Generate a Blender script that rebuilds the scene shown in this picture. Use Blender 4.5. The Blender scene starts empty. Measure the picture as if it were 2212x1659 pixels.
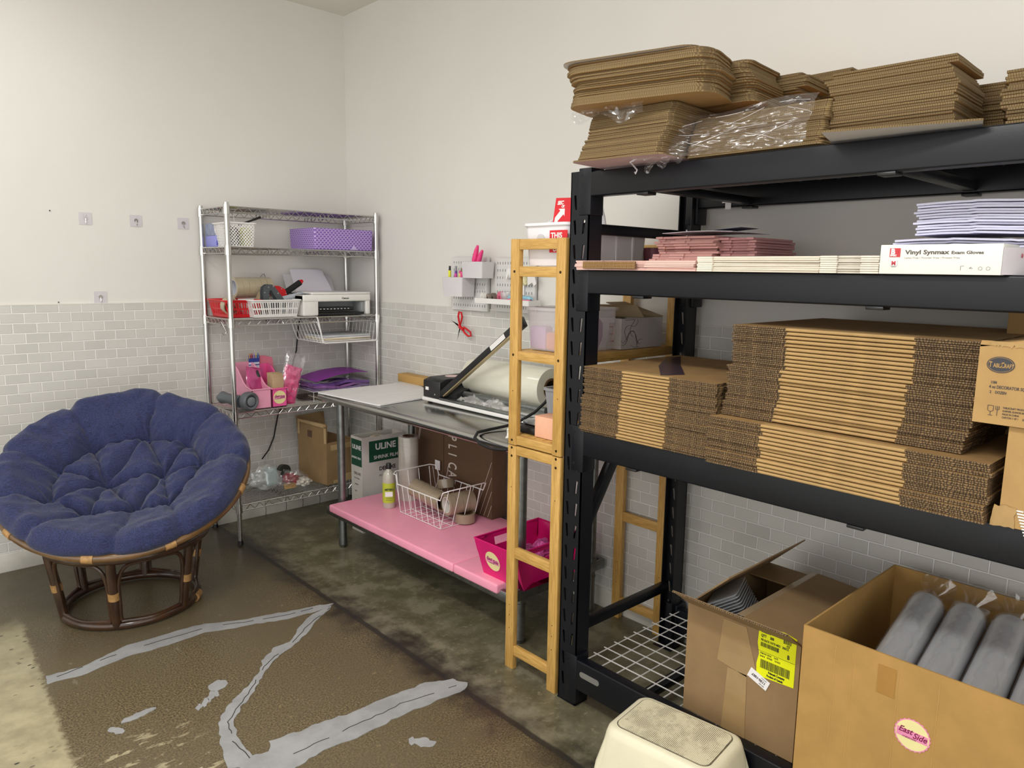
import bpy, bmesh, math, random
from mathutils import Vector as V, Matrix as MX, noise
sc = bpy.context.scene
COL = sc.collection
rnd = random.Random(7)
PI = math.pi
def R(d): return math.radians(d)
ORD = 'lowest,second,third,fourth,fifth,sixth,seventh,eighth,ninth,tenth,eleventh,twelfth,thirteenth,fourteenth,fifteenth,sixteenth,seventeenth,eighteenth,nineteenth,twentieth,twenty-first,twenty-second,twenty-third,twenty-fourth,twenty-fifth,twenty-sixth,twenty-seventh,twenty-eighth'.split(',')
def nth(lbl, i): return lbl+', '+ORD[i]+' from bottom'
# ---------------- camera ----------------
cd = bpy.data.cameras.new('camera'); cam = bpy.data.objects.new('camera', cd); COL.objects.link(cam)
cd.sensor_width = 36; cd.sensor_fit = 'HORIZONTAL'; cd.lens = 25.9465; cd.clip_start = .05
rr = [[0.734196857, 0.092693626, -0.672579264], [-0.678776339, 0.121740898, -0.724183565], [0.014753203, 0.988224188, 0.152300025]]
cl = (-2.41610316, -4.11730955, 1.47)
cam.matrix_world = MX([rr[i] + [cl[i]] for i in range(3)] + [[0, 0, 0, 1]])
sc.camera = cam
# ---------------- view, world, lights ----------------
sc.view_settings.view_transform = 'Standard'; sc.view_settings.look = 'None'
sc.view_settings.gamma = 1; sc.view_settings.use_curve_mapping = False
sc.view_settings.exposure = 0.60
w = bpy.data.worlds.new('world'); sc.world = w; w.use_nodes = True
w.node_tree.nodes['Background'].inputs[0].default_value = (1, .985, .965, 1)
w.node_tree.nodes['Background'].inputs[1].default_value = 1.2
CEIL = 2.946
def area(x, y, sx, sy, p, col=(1, .985, .965), z=CEIL-.075):
    l = bpy.data.lights.new('ceiling_light', 'AREA'); l.shape = 'RECTANGLE'; l.size = sx; l.size_y = sy
    l.energy = p; l.color = col
    o = bpy.data.objects.new('ceiling_light_glow', l); COL.objects.link(o); o.location = (x, y, z)
area(-2.45, -3.1, .3, 1.2, 32)
area(-2.0, -1.2, .3, 1.2, 8)
area(-4.0, -3.6, .3, 1.2, 15)
# ---------------- materials ----------------
def S(h):
    h = h.lstrip('#'); return tuple(((lambda c: c/12.92 if c <= .04045 else ((c+.055)/1.055)**2.4)(int(h[i:i+2], 16)/255)) for i in (0, 2, 4))
class NT:
    def __init__(s, name):
        s.m = bpy.data.materials.new(name); s.m.use_nodes = True; s.t = s.m.node_tree; s.n = s.t.nodes
        s.b = s.n['Principled BSDF']; s.out = s.n['Material Output']
        s.tc = s.n.new('ShaderNodeTexCoord')
    def N(s, t, **k):
        n = s.n.new('ShaderNode' + t)
        for a, b in k.items(): setattr(n, a, b)
        return n
    def L(s, a, b): s.t.links.new(a, b)
    def mapping(s, sc=(1, 1, 1), src=None):
        m = s.N('Mapping'); m.inputs['Scale'].default_value = sc
        s.L(src if src else s.tc.outputs['Object'], m.inputs[0]); return m.outputs[0]
    def noise(s, vec, scale, detail=3, rough=.5):
        n = s.N('TexNoise'); n.inputs['Scale'].default_value = scale; n.inputs['Detail'].default_value = detail
        n.inputs['Roughness'].default_value = rough; s.L(vec, n.inputs['Vector']); return n.outputs['Fac']
    def math(s, op, a, b=None, c=None, clamp=False):
        n = s.N('Math', operation=op); n.use_clamp = clamp
        for i, v in enumerate((a, b, c)):
            if v is None: continue
            if isinstance(v, (int, float)): n.inputs[i].default_value = v
            else: s.L(v, n.inputs[i])
        return n.outputs[0]
    def step(s, f, lo, hi):
        n = s.N('MapRange'); n.inputs[1].default_value = lo; n.inputs[2].default_value = hi
        n.interpolation_type = 'SMOOTHSTEP'; s.L(f, n.inputs[0]); return n.outputs[0]
    def mix(s, f, a, b):
        n = s.N('Mix', data_type='RGBA')
        if isinstance(f, (int, float)): n.inputs[0].default_value = f
        else: s.L(f, n.inputs[0])
        for i, v in ((6, a), (7, b)):
            if isinstance(v, tuple): n.inputs[i].default_value = v + (1,) if len(v) == 3 else v
            else: s.L(v, n.inputs[i])
        return n.outputs[2]
    def bump(s, h, st, dist=.002):
        n = s.N('Bump'); n.inputs['Strength'].default_value = st; n.inputs['Distance'].default_value = dist
        s.L(h, n.inputs['Height']); s.L(n.outputs[0], s.b.inputs['Normal'])
MC = {}
def mat(name, col, rough=.5, metal=0, var=.06, vs=8, bump=0, bs=60, st=(1, 1, 1), alpha=1, tr=0, coat=0, spec=.5, sss=0):
    if name in MC: return MC[name]
    t = NT(name); b = t.b
    c = S(col) if isinstance(col, str) else col
    v = t.mapping(st)
    f = t.noise(v, vs, 4, .6)
    f = t.step(f, .3, .7)
    t.L(t.mix(f, tuple(max(0, x*(1-var)) for x in c), tuple(min(1, x*(1+var)) for x in c)), b.inputs['Base Color'])
    b.inputs['Roughness'].default_value = rough; b.inputs['Metallic'].default_value = metal
    b.inputs['Specular IOR Level'].default_value = spec
    b.inputs['Alpha'].default_value = alpha; b.inputs['Transmission Weight'].default_value = tr
    b.inputs['Coat Weight'].default_value = coat
    if bump: t.bump(t.noise(v, bs, 3), bump)
    MC[name] = t.m; return t.m
def film(name, col=(.9, .9, .92), gloss=.3, rough=.12, bs=18, bst=.8, diff=.12):
    t = NT(name); n = t.n; n.remove(t.b)
    tr = t.N('BsdfTransparent'); tr.inputs[0].default_value = (.97, .97, .98, 1)
    gl = t.N('BsdfGlossy'); gl.inputs[0].default_value = (1, 1, 1, 1); gl.inputs['Roughness'].default_value = rough
    df = t.N('BsdfTranslucent'); df.inputs[0].default_value = col + (1,)
    d2 = t.N('BsdfDiffuse'); d2.inputs[0].default_value = col + (1,)
    bu = t.N('Bump'); bu.inputs['Strength'].default_value = bst; bu.inputs['Distance'].default_value = .01
    t.L(t.noise(t.mapping((1, 1, 1)), bs, 4), bu.inputs['Height']); t.L(bu.outputs[0], gl.inputs['Normal'])
    a = t.N('MixShader'); a.inputs[0].default_value = gloss*.5; t.L(tr.outputs[0], a.inputs[1]); t.L(gl.outputs[0], a.inputs[2])
    dd = t.N('MixShader'); t.L(df.outputs[0], dd.inputs[1]); t.L(d2.outputs[0], dd.inputs[2])
    c = t.N('MixShader'); c.inputs[0].default_value = diff; t.L(a.outputs[0], c.inputs[1]); t.L(dd.outputs[0], c.inputs[2])
    t.L(c.outputs[0], t.out.inputs[0]); MC[name] = t.m; return t.m
def stripes(name, base, dark, axis, period, width=.5, rough=.8, jit=.3, bump=0):
    """two-colour fine bands along an axis, broken up by noise (corrugation, paper edges)"""
    if name in MC: return MC[name]
    t = NT(name); sp = t.N('SeparateXYZ'); t.L(t.tc.outputs['Object'], sp.inputs[0])
    x = sp.outputs['XYZ'.index(axis)]
    nz = t.noise(t.tc.outputs['Object'], 90, 3)
    x = t.math('ADD', x, t.math('MULTIPLY', nz, period*jit))
    f = t.math('FRACT', t.math('MULTIPLY', x, 1/period))
    f = t.step(f, width-.15, width+.15)
    n2 = t.step(t.noise(t.tc.outputs['Object'], 40, 4, .7), .35, .65)
    col = t.mix(f, S(base), S(dark)); col = t.mix(t.math('MULTIPLY', n2, .45), col, S(dark))
    t.L(col, t.b.inputs['Base Color']); t.b.inputs['Roughness'].default_value = rough
    if bump: t.bump(f, bump)
    MC[name] = t.m; return t.m
def bamboo(name, st):
    if name in MC: return MC[name]
    t = NT(name); v = t.mapping(st)
    f = t.noise(v, 30, 4, .6); g = t.noise(t.mapping((1, 1, 1)), 3, 2)
    c = t.mix(t.step(f, .3, .7), S('#b38b47'), S('#d3aa62')); c = t.mix(t.math('MULTIPLY', g, .35), c, S('#b98d45'))
    k = t.N('TexVoronoi'); k.inputs['Scale'].default_value = 9; t.L(t.mapping(tuple(.5+a*.35 for a in st)), k.inputs[0])
    c = t.mix(t.math('MULTIPLY', t.step(k.outputs['Distance'], .09, .03), .6), c, S('#7d5626'))
    t.L(c, t.b.inputs['Base Color']); t.b.inputs['Roughness'].default_value = .42; MC[name] = t.m; return t.m
# ---------------- mesh builder ----------------
class MB:
    def __init__(s): s.bm = bmesh.new(); s.mi = 0
    def _add(s, t, M=None):
        for f in t.faces:
            if s.mi: f.material_index = s.mi
        if M is not None: bmesh.ops.transform(t, matrix=M, verts=t.verts)
        me = bpy.data.meshes.new('tmp'); t.to_mesh(me); t.free(); s.bm.from_mesh(me); bpy.data.meshes.remove(me); return s
    def box(s, a, b, bev=0, seg=2, M=None):
        t = bmesh.new(); bmesh.ops.create_cube(t, size=1)
        for v in t.verts: v.co = V([(a[i]+b[i])/2 + v.co[i]*(b[i]-a[i]) for i in range(3)])
        if bev: bmesh.ops.bevel(t, geom=t.edges[:], offset=bev, segments=seg, profile=.5, affect='EDGES', clamp_overlap=True)
        return s._add(t, M)
    def cyl(s, p0, p1, r, r2=None, n=20, cap=True):
        p0 = V(p0); p1 = V(p1); d = p1-p0; t = bmesh.new()
        bmesh.ops.create_cone(t, cap_ends=cap, segments=n, radius1=r, radius2=r if r2 is None else r2, depth=d.length)
        return s._add(t, MX.Translation((p0+p1)/2) @ d.to_track_quat('Z', 'Y').to_matrix().to_4x4())
    def tube(s, pts, r, n=8, closed=False, rad=None):
        pts = [V(p) for p in pts]; m = len(pts); rings = []; prev = None
        for i, p in enumerate(pts):
            if closed: d = (pts[(i+1) % m]-pts[i-1]).normalized()
            else: d = ((pts[min(i+1, m-1)]-pts[max(i-1, 0)])).normalized()
            if prev is None:
                a = d.orthogonal().normalized()
            else:
                a = (prev - d*prev.dot(d)); a = a.normalized() if a.length > 1e-6 else d.orthogonal().normalized()
            prev = a; b = d.cross(a); rr_ = r if rad is None else rad[i]
            rings.append([s.bm.verts.new(p+a*(rr_*math.cos(2*PI*k/n))+b*(rr_*math.sin(2*PI*k/n))) for k in range(n)])
        for i in range(m if closed else m-1):
            A = rings[i]; B = rings[(i+1) % m]
            for k in range(n):
                f = s.bm.faces.new((A[k], A[(k+1) % n], B[(k+1) % n], B[k])); f.material_index = s.mi
        if not closed:
            for q, rv in ((rings[0], True), (rings[-1], False)):
                f = s.bm.faces.new(q[::-1] if rv else q); f.material_index = s.mi
        return s
    def prism(s, poly, t0, t1, axis=2, side=None, M=None, bev=0):
        """polygon extruded along an axis; side = material index of its edge faces"""
        def P(p, t):
            if axis == 2: return V((p[0], p[1], t))
            if axis == 1: return V((p[0], t, p[1]))
            return V((t, p[0], p[1]))
        t = bmesh.new(); A = [t.verts.new(P(p, t0)) for p in poly]; B = [t.verts.new(P(p, t1)) for p in poly]; n = len(poly)
        t.faces.new(A[::-1]); t.faces.new(B)
        for k in range(n):
            f = t.faces.new((A[k], A[(k+1) % n], B[(k+1) % n], B[k]))
            if side is not None: f.material_index = side
        bmesh.ops.recalc_face_normals(t, faces=t.faces[:])
        if bev: bmesh.ops.bevel(t, geom=t.edges[:], offset=bev, segments=1, affect='EDGES')
        mi = s.mi
        if side is not None:
            s.mi = 0
        s._add(t, M); s.mi = mi; return s
    def lathe(s, prof, n=28, M=None):
        t = bmesh.new(); rg = []
        for r, z in prof:
            rg.append([t.verts.new((r*math.cos(2*PI*k/n), r*math.sin(2*PI*k/n), z)) for k in range(n)] if r > 1e-5 else [t.verts.new((0, 0, z))])
        for A, B in zip(rg, rg[1:]):
            for k in range(n):
                a = A[k % len(A)]; b = A[(k+1) % len(A)]; c = B[(k+1) % len(B)]; d = B[k % len(B)]
                q = []
                for x in (a, b, c, d):
                    if x not in q: q.append(x)
                if len(q) > 2: t.faces.new(q)
        return s._add(t, M)
    def surf(s, f, nu, nv, wu=False, M=None):
        t = bmesh.new(); g = [[t.verts.new(f(i/(nu if wu else nu-1), j/(nv-1))) for j in range(nv)] for i in range(nu)]
        for i in range(nu if wu else nu-1):
            for j in range(nv-1):
                t.faces.new((g[i][j], g[(i+1) % nu][j], g[(i+1) % nu][j+1], g[i][j+1]))
        return s._add(t, M)
    def quad(s, *p):
        f = s.bm.faces.new([s.bm.verts.new(q) for q in p]); f.material_index = s.mi; return s
    def tray(s, x0, y0, x1, y1, z0, z1, tp=0, t=.002, rim=0, rd=.015, M=None, n=5):
        """open container, tapered by tp towards the bottom, wall t, outward rim"""
        def ring(o, z, r):
            pts = []
            for cx, cy, a0 in ((x1-r, y1-r, 0), (x0+r, y1-r, 90), (x0+r, y0+r, 180), (x1-r, y0+r, 270)):
                for k in range(n):
                    a = R(a0+90*k/(n-1)); pts.append((cx+(r+o)*math.cos(a), cy+(r+o)*math.sin(a), z))
            return pts
        L = [ring(-tp-t-rd*.0, z0+t, rd), ring(-t, z1, rd)]
        seq = [ring(-tp, z0, rd), ring(0, z1-(t*2 if rim else 0), rd)]
        if rim: seq += [ring(rim, z1-t*3, rd), ring(rim, z1, rd)]
        else: seq += [ring(0, z1, rd)]
        seq += [ring(-t, z1, rd), ring(-tp-t, z0+t, rd)]
        tb = bmesh.new(); rg = [[tb.verts.new(p) for p in q] for q in seq]; m = len(rg[0])
        for A, B in zip(rg, rg[1:]):
            for k in range(m): tb.faces.new((A[k], A[(k+1) % m], B[(k+1) % m], B[k]))
        tb.faces.new(rg[0][::-1]); tb.faces.new(rg[-1])
        return s._add(tb, M)
    def jitter(s, a, sc=20, z=1):
        for v in s.bm.verts:
            q = noise.noise_vector(v.co*sc); v.co += V((q.x*a, q.y*a, q.z*a*z))
        return s
ROOT = {}
def _mesh(name, mb, mats, sm=True, ang=38, M=None):
    me = bpy.data.meshes.new(name); bm = mb.bm
    if M is not None: bmesh.ops.transform(bm, matrix=M, verts=bm.verts)
    bmesh.ops.recalc_face_normals(bm, faces=bm.faces[:]) if getattr(mb, 'recalc', True) else None
    if sm:
        for f in bm.faces: f.smooth = True
        for e in bm.edges:
            if len(e.link_faces) == 2 and e.calc_face_angle(0) > R(ang): e.smooth = False
    bm.to_mesh(me); bm.free()
    for m in (mats if isinstance(mats, (list, tuple)) else [mats]): me.materials.append(m)
    return me
def tag(o, label=None, cat=None, group=None, kind=None):
    if label: o['label'] = label
    if cat: o['category'] = cat
    if group: o['group'] = group
    if kind: o['kind'] = kind
    return o
def thing(name, label, cat, loc=(0, 0, 0), rz=0, group=None, rot=None):
    o = bpy.data.objects.new(name, None); COL.objects.link(o); o.empty_display_size = .05
    o.location = loc; o.rotation_euler = rot if rot else (0, 0, rz)
    tag(o, label, cat, group)
    M = MX.Translation(loc) @ (MX.Rotation(rz, 4, 'Z') if not rot else __import__('mathutils').Euler(rot).to_matrix().to_4x4())
    ROOT[o] = M; return o
def part(name, mb, mats, parent, local=False, label=None, sm=True, ang=38, kind=None):
    M = None if local else ROOT[parent].inverted()
    o = bpy.data.objects.new(name, _mesh(name, mb, mats, sm, ang, M)); COL.objects.link(o); o.parent = parent
    ROOT[o] = ROOT[parent]; tag(o, label, kind=kind); return o
def solo(name, mb, mats, label, cat, group=None, kind=None, sm=True, ang=38):
    vs = mb.bm.verts; c = V([(min(v.co[i] for v in vs)+max(v.co[i] for v in vs))/2 for i in range(3)]); c.z = min(v.co.z for v in vs)
    o = bpy.data.objects.new(name, _mesh(name, mb, mats, sm, ang, MX.Translation(-c))); COL.objects.link(o); o.location = c
    ROOT[o] = MX.Translation(c); return tag(o, label, cat, group, kind)
def struct(name, mb, mats, sm=True):
    o = bpy.data.objects.new(name, _mesh(name, mb, mats, sm)); COL.objects.link(o); ROOT[o] = MX(); o['kind'] = 'structure'; return o
def clone(o, loc, rz=None, label=None, group=None, parent=None):
    c = o.copy(); COL.objects.link(c); c.location = loc; ROOT[c] = MX.Translation(loc)
    if rz is not None: c.rotation_euler = (0, 0, rz)
    if label: c['label'] = label
    if group: c['group'] = group
    for ch in o.children:
        d = ch.copy(); COL.objects.link(d); d.parent = c
        for g in ch.children:
            e = g.copy(); COL.objects.link(e); e.parent = d
    return c
def frame(o, right, up):
    r = V(right).normalized(); u = V(up); u = (u - r*u.dot(r)).normalized(); n = r.cross(u)
    return MX(((r.x, u.x, n.x, o[0]), (r.y, u.y, n.y, o[1]), (r.z, u.z, n.z, o[2]), (0, 0, 0, 1)))
def text(lines, size, m, parent, M, name='printed_text', bold=0, sx=1, shear=0, al='LEFT', local=False, sp=1, ls=1.15, depth=.0003):
    """lines: str or list of (string, x, y, size, bold)"""
    mb = MB()
    if isinstance(lines, str): lines = [(l, 0, -i*size*ls, size, bold) for i, l in enumerate(lines.split('\n'))]
    for tx, x, y, sz, bo in lines:
        c = bpy.data.curves.new('txt', 'FONT'); c.body = tx; c.size = sz; c.offset = bo; c.shear = shear; c.align_x = al
        c.space_character = sp; c.extrude = depth; c.resolution_u = 3
        o = bpy.data.objects.new('txt', c); COL.objects.link(o); bpy.context.view_layer.update()
        me = bpy.data.meshes.new_from_object(o.evaluated_get(bpy.context.evaluated_depsgraph_get()))
        t = bmesh.new(); t.from_mesh(me); bpy.data.objects.remove(o); bpy.data.meshes.remove(me)
        bmesh.ops.transform(t, matrix=M @ MX.Translation((x, y, 0)) @ MX.Diagonal((sx, 1, 1, 1)), verts=t.verts); mb._add(t)
    return part(name, mb, m, parent, local=local, sm=False)
def decal(pts, M, m, parent, name='label', t=.0006, label=None, local=False, side=None):
    mb = MB(); mb.prism(pts, 0, t, M=M); return part(name, mb, m, parent, label=label, local=local, sm=False)
def rect(w, h, r=0, n=4, cx=0, cy=0):
    if not r: return [(cx-w/2, cy-h/2), (cx+w/2, cy-h/2), (cx+w/2, cy+h/2), (cx-w/2, cy+h/2)]
    p = []
    for sx, sy, a0 in ((1, 1, 0), (-1, 1, 90), (-1, -1, 180), (1, -1, 270)):
        for k in range(n+1):
            a = R(a0+90*k/n); p.append((cx+sx*(w/2-r)+r*math.cos(a), cy+sy*(h/2-r)+r*math.sin(a)))
    return p
def circ(r, n=28, cx=0, cy=0, ry=None, sc_=0, k=0):
    return [(cx+(r+sc_*math.cos(k*2*PI*i/n))*math.cos(2*PI*i/n), cy+((ry or r)+sc_*math.cos(k*2*PI*i/n))*math.sin(2*PI*i/n)) for i in range(n)]
# materials used across the room
chrome = mat('chrome', '#c9c9c6', .22, 1, var=.04)
galv = mat('galvanised_steel', '#8b8f8f', .38, 1, var=.15, vs=25)
steel = mat('stainless_steel', '#b4b4b0', .2, 1, var=.08, vs=14, st=(1, .1, 1))
black = mat('black_powder_coat', '#0b0e15', .36, 0, spec=.36, var=.05, bump=.05, bs=300)
blk = mat('black_plastic', '#131314', .35)
rubber = mat('black_rubber', '#0e0e0f', .7)
white = mat('white_plastic', '#e9e8e6', .35, var=.02)
lgrey = mat('light_grey_plastic', '#c9c7c9', .4, var=.03)
paper = mat('white_paper', '#e6e4e4', .7, var=.02)
kraft = mat('kraft_cardboard', '#957548', .8, var=.09, vs=14, bump=.08, bs=160)
kraft2 = mat('brown_cardboard', '#8f7450', .8, var=.08, vs=12, bump=.06, bs=120)
kraftd = mat('dark_brown_cardboard', '#5d4631', .75, var=.06, vs=10)
kraftp = mat('kraft_lit_fold_torn', '#ad8d5b', .78, var=.08, vs=20, bump=.06, bs=160)  # paler kraft: highlight on carton folds put into the colour; also pale torn board
raw = stripes('corrugated_edge', '#a08055', '#54402a', 'Y', .0052, .5, jit=.5)
rawx = stripes('torn_board_edge', '#8c724e', '#453423', 'Y', .0062, .5, jit=2.2)
tape = mat('packing_tape', '#a08358', .25, var=.05, coat=.3)
clear = film('clear_film')
ink = mat('black_ink', '#1c1a1a', .6)
pink = mat('pink_plastic', '#e58fae', .4)
hot = mat('hot_pink_plastic', '#d5146f', .38)
red = mat('red_plastic', '#cf1420', .35)
# ---------------- room ----------------
def m_wall():
    t = NT('painted_wall'); v = t.tc.outputs['Object']
    f = t.step(t.noise(v, 1.1, 3), .3, .7); c = t.mix(f, S('#dcdad4'), S('#e0ded9'))
    s = t.step(t.noise(v, 55, 3, .7), .74, .8); s2 = t.noise(v, 2.3, 2); c = t.mix(t.math('MULTIPLY', t.math('MULTIPLY', s, .25), t.step(s2, .45, .7)), c, S('#8f8b84'))
    t.L(c, t.b.inputs['Base Color']); t.b.inputs['Roughness'].default_value = .5
    t.bump(t.noise(v, 9, 4), .25, .004); return t.m
def m_tile(ax):
    t = NT('painted_brick_tile'); sp = t.N('SeparateXYZ'); t.L(t.tc.outputs['Object'], sp.inputs[0])
    cb = t.N('CombineXYZ'); t.L(sp.outputs[ax], cb.inputs[0]); t.L(t.math('ADD', sp.outputs[2], .0475*4-.0012), cb.inputs[1])
    br = t.N('TexBrick'); br.offset = .5; t.L(cb.outputs[0], br.inputs['Vector'])
    br.inputs['Scale'].default_value = 1; br.inputs['Brick Width'].default_value = .0965; br.inputs['Row Height'].default_value = .0475
    br.inputs['Mortar Size'].default_value = .0030; br.inputs['Mortar Smooth'].default_value = .25; br.inputs['Bias'].default_value = 0
    br.inputs['Color1'].default_value = S('#cfcec8') + (1,); br.inputs['Color2'].default_value = S('#c4c3bd') + (1,); br.inputs['Mortar'].default_value = S('#ebeae6') + (1,)
    n = t.step(t.noise(t.tc.outputs['Object'], 5, 4), .35, .75)
    t.L(t.mix(t.math('MULTIPLY', n, .3), br.outputs['Color'], S('#d6d4cf')), t.b.inputs['Base Color'])
    t.b.inputs['Roughness'].default_value = .38
    h = t.math('SUBTRACT', t.math('MULTIPLY', t.noise(t.tc.outputs['Object'], 30, 3), .25), br.outputs['Fac'])
    t.bump(h, 1, .004); return t.m
def m_floor():
    t = NT('worn_concrete'); v = t.tc.outputs['Object']; sp = t.N('SeparateXYZ'); t.L(v, sp.inputs[0]); X, Y = sp.outputs[0], sp.outputs[1]
    n1 = t.noise(v, 2.2, 5, .6); n2 = t.noise(v, 9, 5, .65); n3 = t.noise(v, 160, 2, .6); n4 = t.noise(v, 38, 4, .7)
    ag = t.mix(t.step(n3, .35, .68), S('#494030'), S('#857757')); ag = t.mix(t.step(n1, .3, .75), ag, S('#665b45'))
    ag = t.mix(t.math('MULTIPLY', t.step(n4, .62, .7), .5), ag, S('#a08c64'))
    dk = t.math('MULTIPLY', t.step(t.math('ADD', Y, t.math('MULTIPLY', n1, .7)), -.5, .15), .62); ag = t.mix(dk, ag, S('#3e3a2c'))
    con = t.mix(t.step(n2, .35, .65), S('#5a5541'), S('#6f6a54')); con = t.mix(t.math('MULTIPLY', t.step(n4, .55, .7), .5), con, S('#9a9072'))
    pt = t.step(t.math('ADD', t.math('MULTIPLY', n2, .6), t.math('MULTIPLY', n1, .5)), .56, .62); con = t.mix(t.math('MULTIPLY', pt, .32), con, S('#8b8570'))
    con = t.mix(t.math('MULTIPLY', t.step(X, -.70, -.84), t.math('MULTIPLY', t.step(n2, .3, .6), .55)), con, S('#97917a'))
    # dark grime around the expansion joint
    jx = t.math('ADD', t.math('ABSOLUTE', t.math('ADD', X, .87)), t.math('MULTIPLY', t.math('SUBTRACT', n2, .5), .22))
    gr = t.math('MULTIPLY', t.step(jx, .15, .0), t.step(n1, .32, .55))
    xj = t.math('ADD', X, t.math('MULTIPLY', t.math('SUBTRACT', n2, .5), .015))
    c = t.mix(t.step(xj, -.895, -.885), ag, con); c = t.mix(t.math('MULTIPLY', gr, .88), c, S('#27221e'))
    jl = t.step(t.math('ABSOLUTE', t.math('ADD', xj, .885)), .017, .007); c = t.mix(t.math('MULTIPLY', jl, .92), c, S('#2c2a26'))
    # cream painted strip on the left, and its flakes
    xl = t.math('ADD', t.math('SUBTRACT', X, t.math('MULTIPLY', Y, .05)), t.math('MULTIPLY', t.math('SUBTRACT', n2, .5), .05))
    cream = t.mix(t.step(n2, .3, .7), S('#968d70'), S('#b5ac8a')); cream = t.mix(t.math('MULTIPLY', t.step(n1, .5, .7), .5), cream, S('#8f8c80'))
    vo = t.N('TexVoronoi'); vo.inputs['Scale'].default_value = 22; t.L(t.mapping((1, 1.8, 1)), vo.inputs[0])
    sp_ = t.math('MULTIPLY', t.step(vo.outputs['Distance'], .2, .12), t.step(n1, .42, .55)); cream = t.mix(sp_, cream, S('#26231f'))
    lm = t.step(t.math('ADD', xl, t.math('MULTIPLY', t.math('SUBTRACT', n4, .5), .05)), -1.90, -1.925); lm = t.math('MULTIPLY', lm, t.step(t.math('ADD', Y, t.math('MULTIPLY', n2, .3)), -.42, -.62))
    fl = t.math('MULTIPLY', t.step(t.noise(t.mapping((3, 9, 1)), 3.2, 5, .7), .56, .6), t.math('MULTIPLY', t.step(Y, -1.72, -1.8), t.step(X, -1.62, -1.72)))
    c = t.mix(t.math('MAXIMUM', lm, fl), c, cream)
    ls = t.math('MULTIPLY', t.step(t.noise(t.mapping((7, 2.5, 1)), 3, 5, .7), .66, .7), t.step(X, -.9, -1.0)); c = t.mix(t.math('MULTIPLY', ls, .5), c, S('#8a8270'))
    t.L(c, t.b.inputs['Base Color'])
    t.L(t.math('ADD', t.math('MULTIPLY', n2, .3), .2), t.b.inputs['Roughness'])
    t.bump(t.math('ADD', t.math('MULTIPLY', n3, .3), n4), .25, .0015); return t.m
MW = m_wall(); mtl = m_tile(0); mtr = m_tile(1); MF = m_floor()
YB, XB = -6.6, -5.4
struct('floor', MB().box((XB, YB, -.12), (.1, .1, 0)), MF)
struct('wall_left', MB().box((XB, .0, -.1), (.12, .12, CEIL+.1)), MW)
struct('wall_right', MB().box((.0, YB, -.1), (.12, .0, CEIL+.1)), MW)
struct('ceiling', MB().box((XB, YB, CEIL), (.12, .12, CEIL+.1)), mat('ceiling_paint', '#e4e0d8', .7, var=.02))
TZ = 1.274; T = .006
lip = mat('painted_trim', '#dedbd2', .5, var=.03)
struct('trim_1', MB().box((XB, -T, .088), (0, .001, TZ)), mtl)
struct('trim_2', MB().box((-T, YB, .088), (.001, -T, TZ)), mtr)
struct('trim_3', MB().box((XB, -T-.001, TZ), (0, .001, TZ+.004)), lip)
struct('trim_4', MB().box((-T-.001, YB, TZ), (.001, -T, TZ+.004)), lip)
bbm = mat('painted_base', '#cfccc2', .55, var=.12, vs=6)
def base(nm, a, b, cr):
    struct(nm, MB().box(a, b, .002), bbm)
base('baseboard_left', (XB, -.011, 0), (0, .001, .088), 0); base('baseboard_right', (-.011, YB, 0), (.001, -.011, .088), 1)
ck = MB()
for x in (-.47, -.36, -.245, -.6, -1.74, -1.0): ck.tube([(x, -.0125, .0), (x+.004, -.0125, .03), (x, -.0125, .065), (x+.003, -.0065, .1)], .0015, 5)
struct('trim_5', ck, mat('dark_crack', '#2b2824', .9))
nh = MB()
for x, z in ((-1.597, 1.717), (-1.59, 1.285), (-1.66, 1.235)): nh.cyl((x, -.001, z), (x, -.004, z), .003, n=10)
struct('trim_6', nh, ink)
# floor patches of grey crack filler (thin skins lying on the slab)
fil = mat('grey_crack_filler', '#9b9c9d', .55, var=.12, vs=9, bump=.2, bs=50)
fild = mat('crack_line', '#3a3632', .9)
S1 = [(-1.961, -1.183), (-1.842, -1.196), (-1.701, -1.139), (-1.547, -1.137), (-1.405, -1.147), (-1.26, -1.22), (-1.115, -1.261), (-0.945, -1.31), (-0.89, -1.333), (-0.947, -1.355), (-1.111, -1.338), (-1.248, -1.284), (-1.417, -1.231), (-1.562, -1.237), (-1.708, -1.225), (-1.842, -1.259), (-1.969, -1.244)]
S2 = [(-0.909, -1.345), (-1.012, -1.367), (-1.106, -1.436), (-1.184, -1.525), (-1.258, -1.526), (-1.331, -1.588), (-1.36, -1.638), (-1.443, -1.72), (-1.505, -1.757), (-1.577, -1.829), (-1.605, -1.873), (-1.641, -1.972), (-1.67, -2.099), (-1.61, -2.152), (-1.594, -2.115), (-1.592, -1.994), (-1.567, -1.896), (-1.511, -1.826), (-1.452, -1.778), (-1.388, -1.7), (-1.291, -1.609), (-1.207, -1.571), (-1.118, -1.515), (-1.025, -1.432), (-0.946, -1.384)]
S3 = [(-1.68, -2.2), (-1.615, -2.12), (-1.595, -2.095), (-1.542, -2.111), (-1.524, -2.065), (-1.433, -2.08), (-1.347, -2.08), (-1.271, -2.10), (-1.103, -2.105), (-0.959, -2.117), (-0.877, -2.16), (-0.846, -2.216), (-0.881, -2.245), (-1.023, -2.232), (-1.151, -2.225), (-1.294, -2.229), (-1.416, -2.214), (-1.518, -2.234), (-1.66, -2.28)]
def jag(poly, a, k, sub=6):
    out = []; n = len(poly)
    for i in range(n):
        p = V(poly[i]); q = V(poly[(i+1) % n])
        for j in range(sub):
            c = p.lerp(q, j/sub); z = noise.noise_vector(V((c.x*k, c.y*k, 1.7))); out.append((c.x+z.x*a, c.y+z.y*a))
    return out
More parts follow.
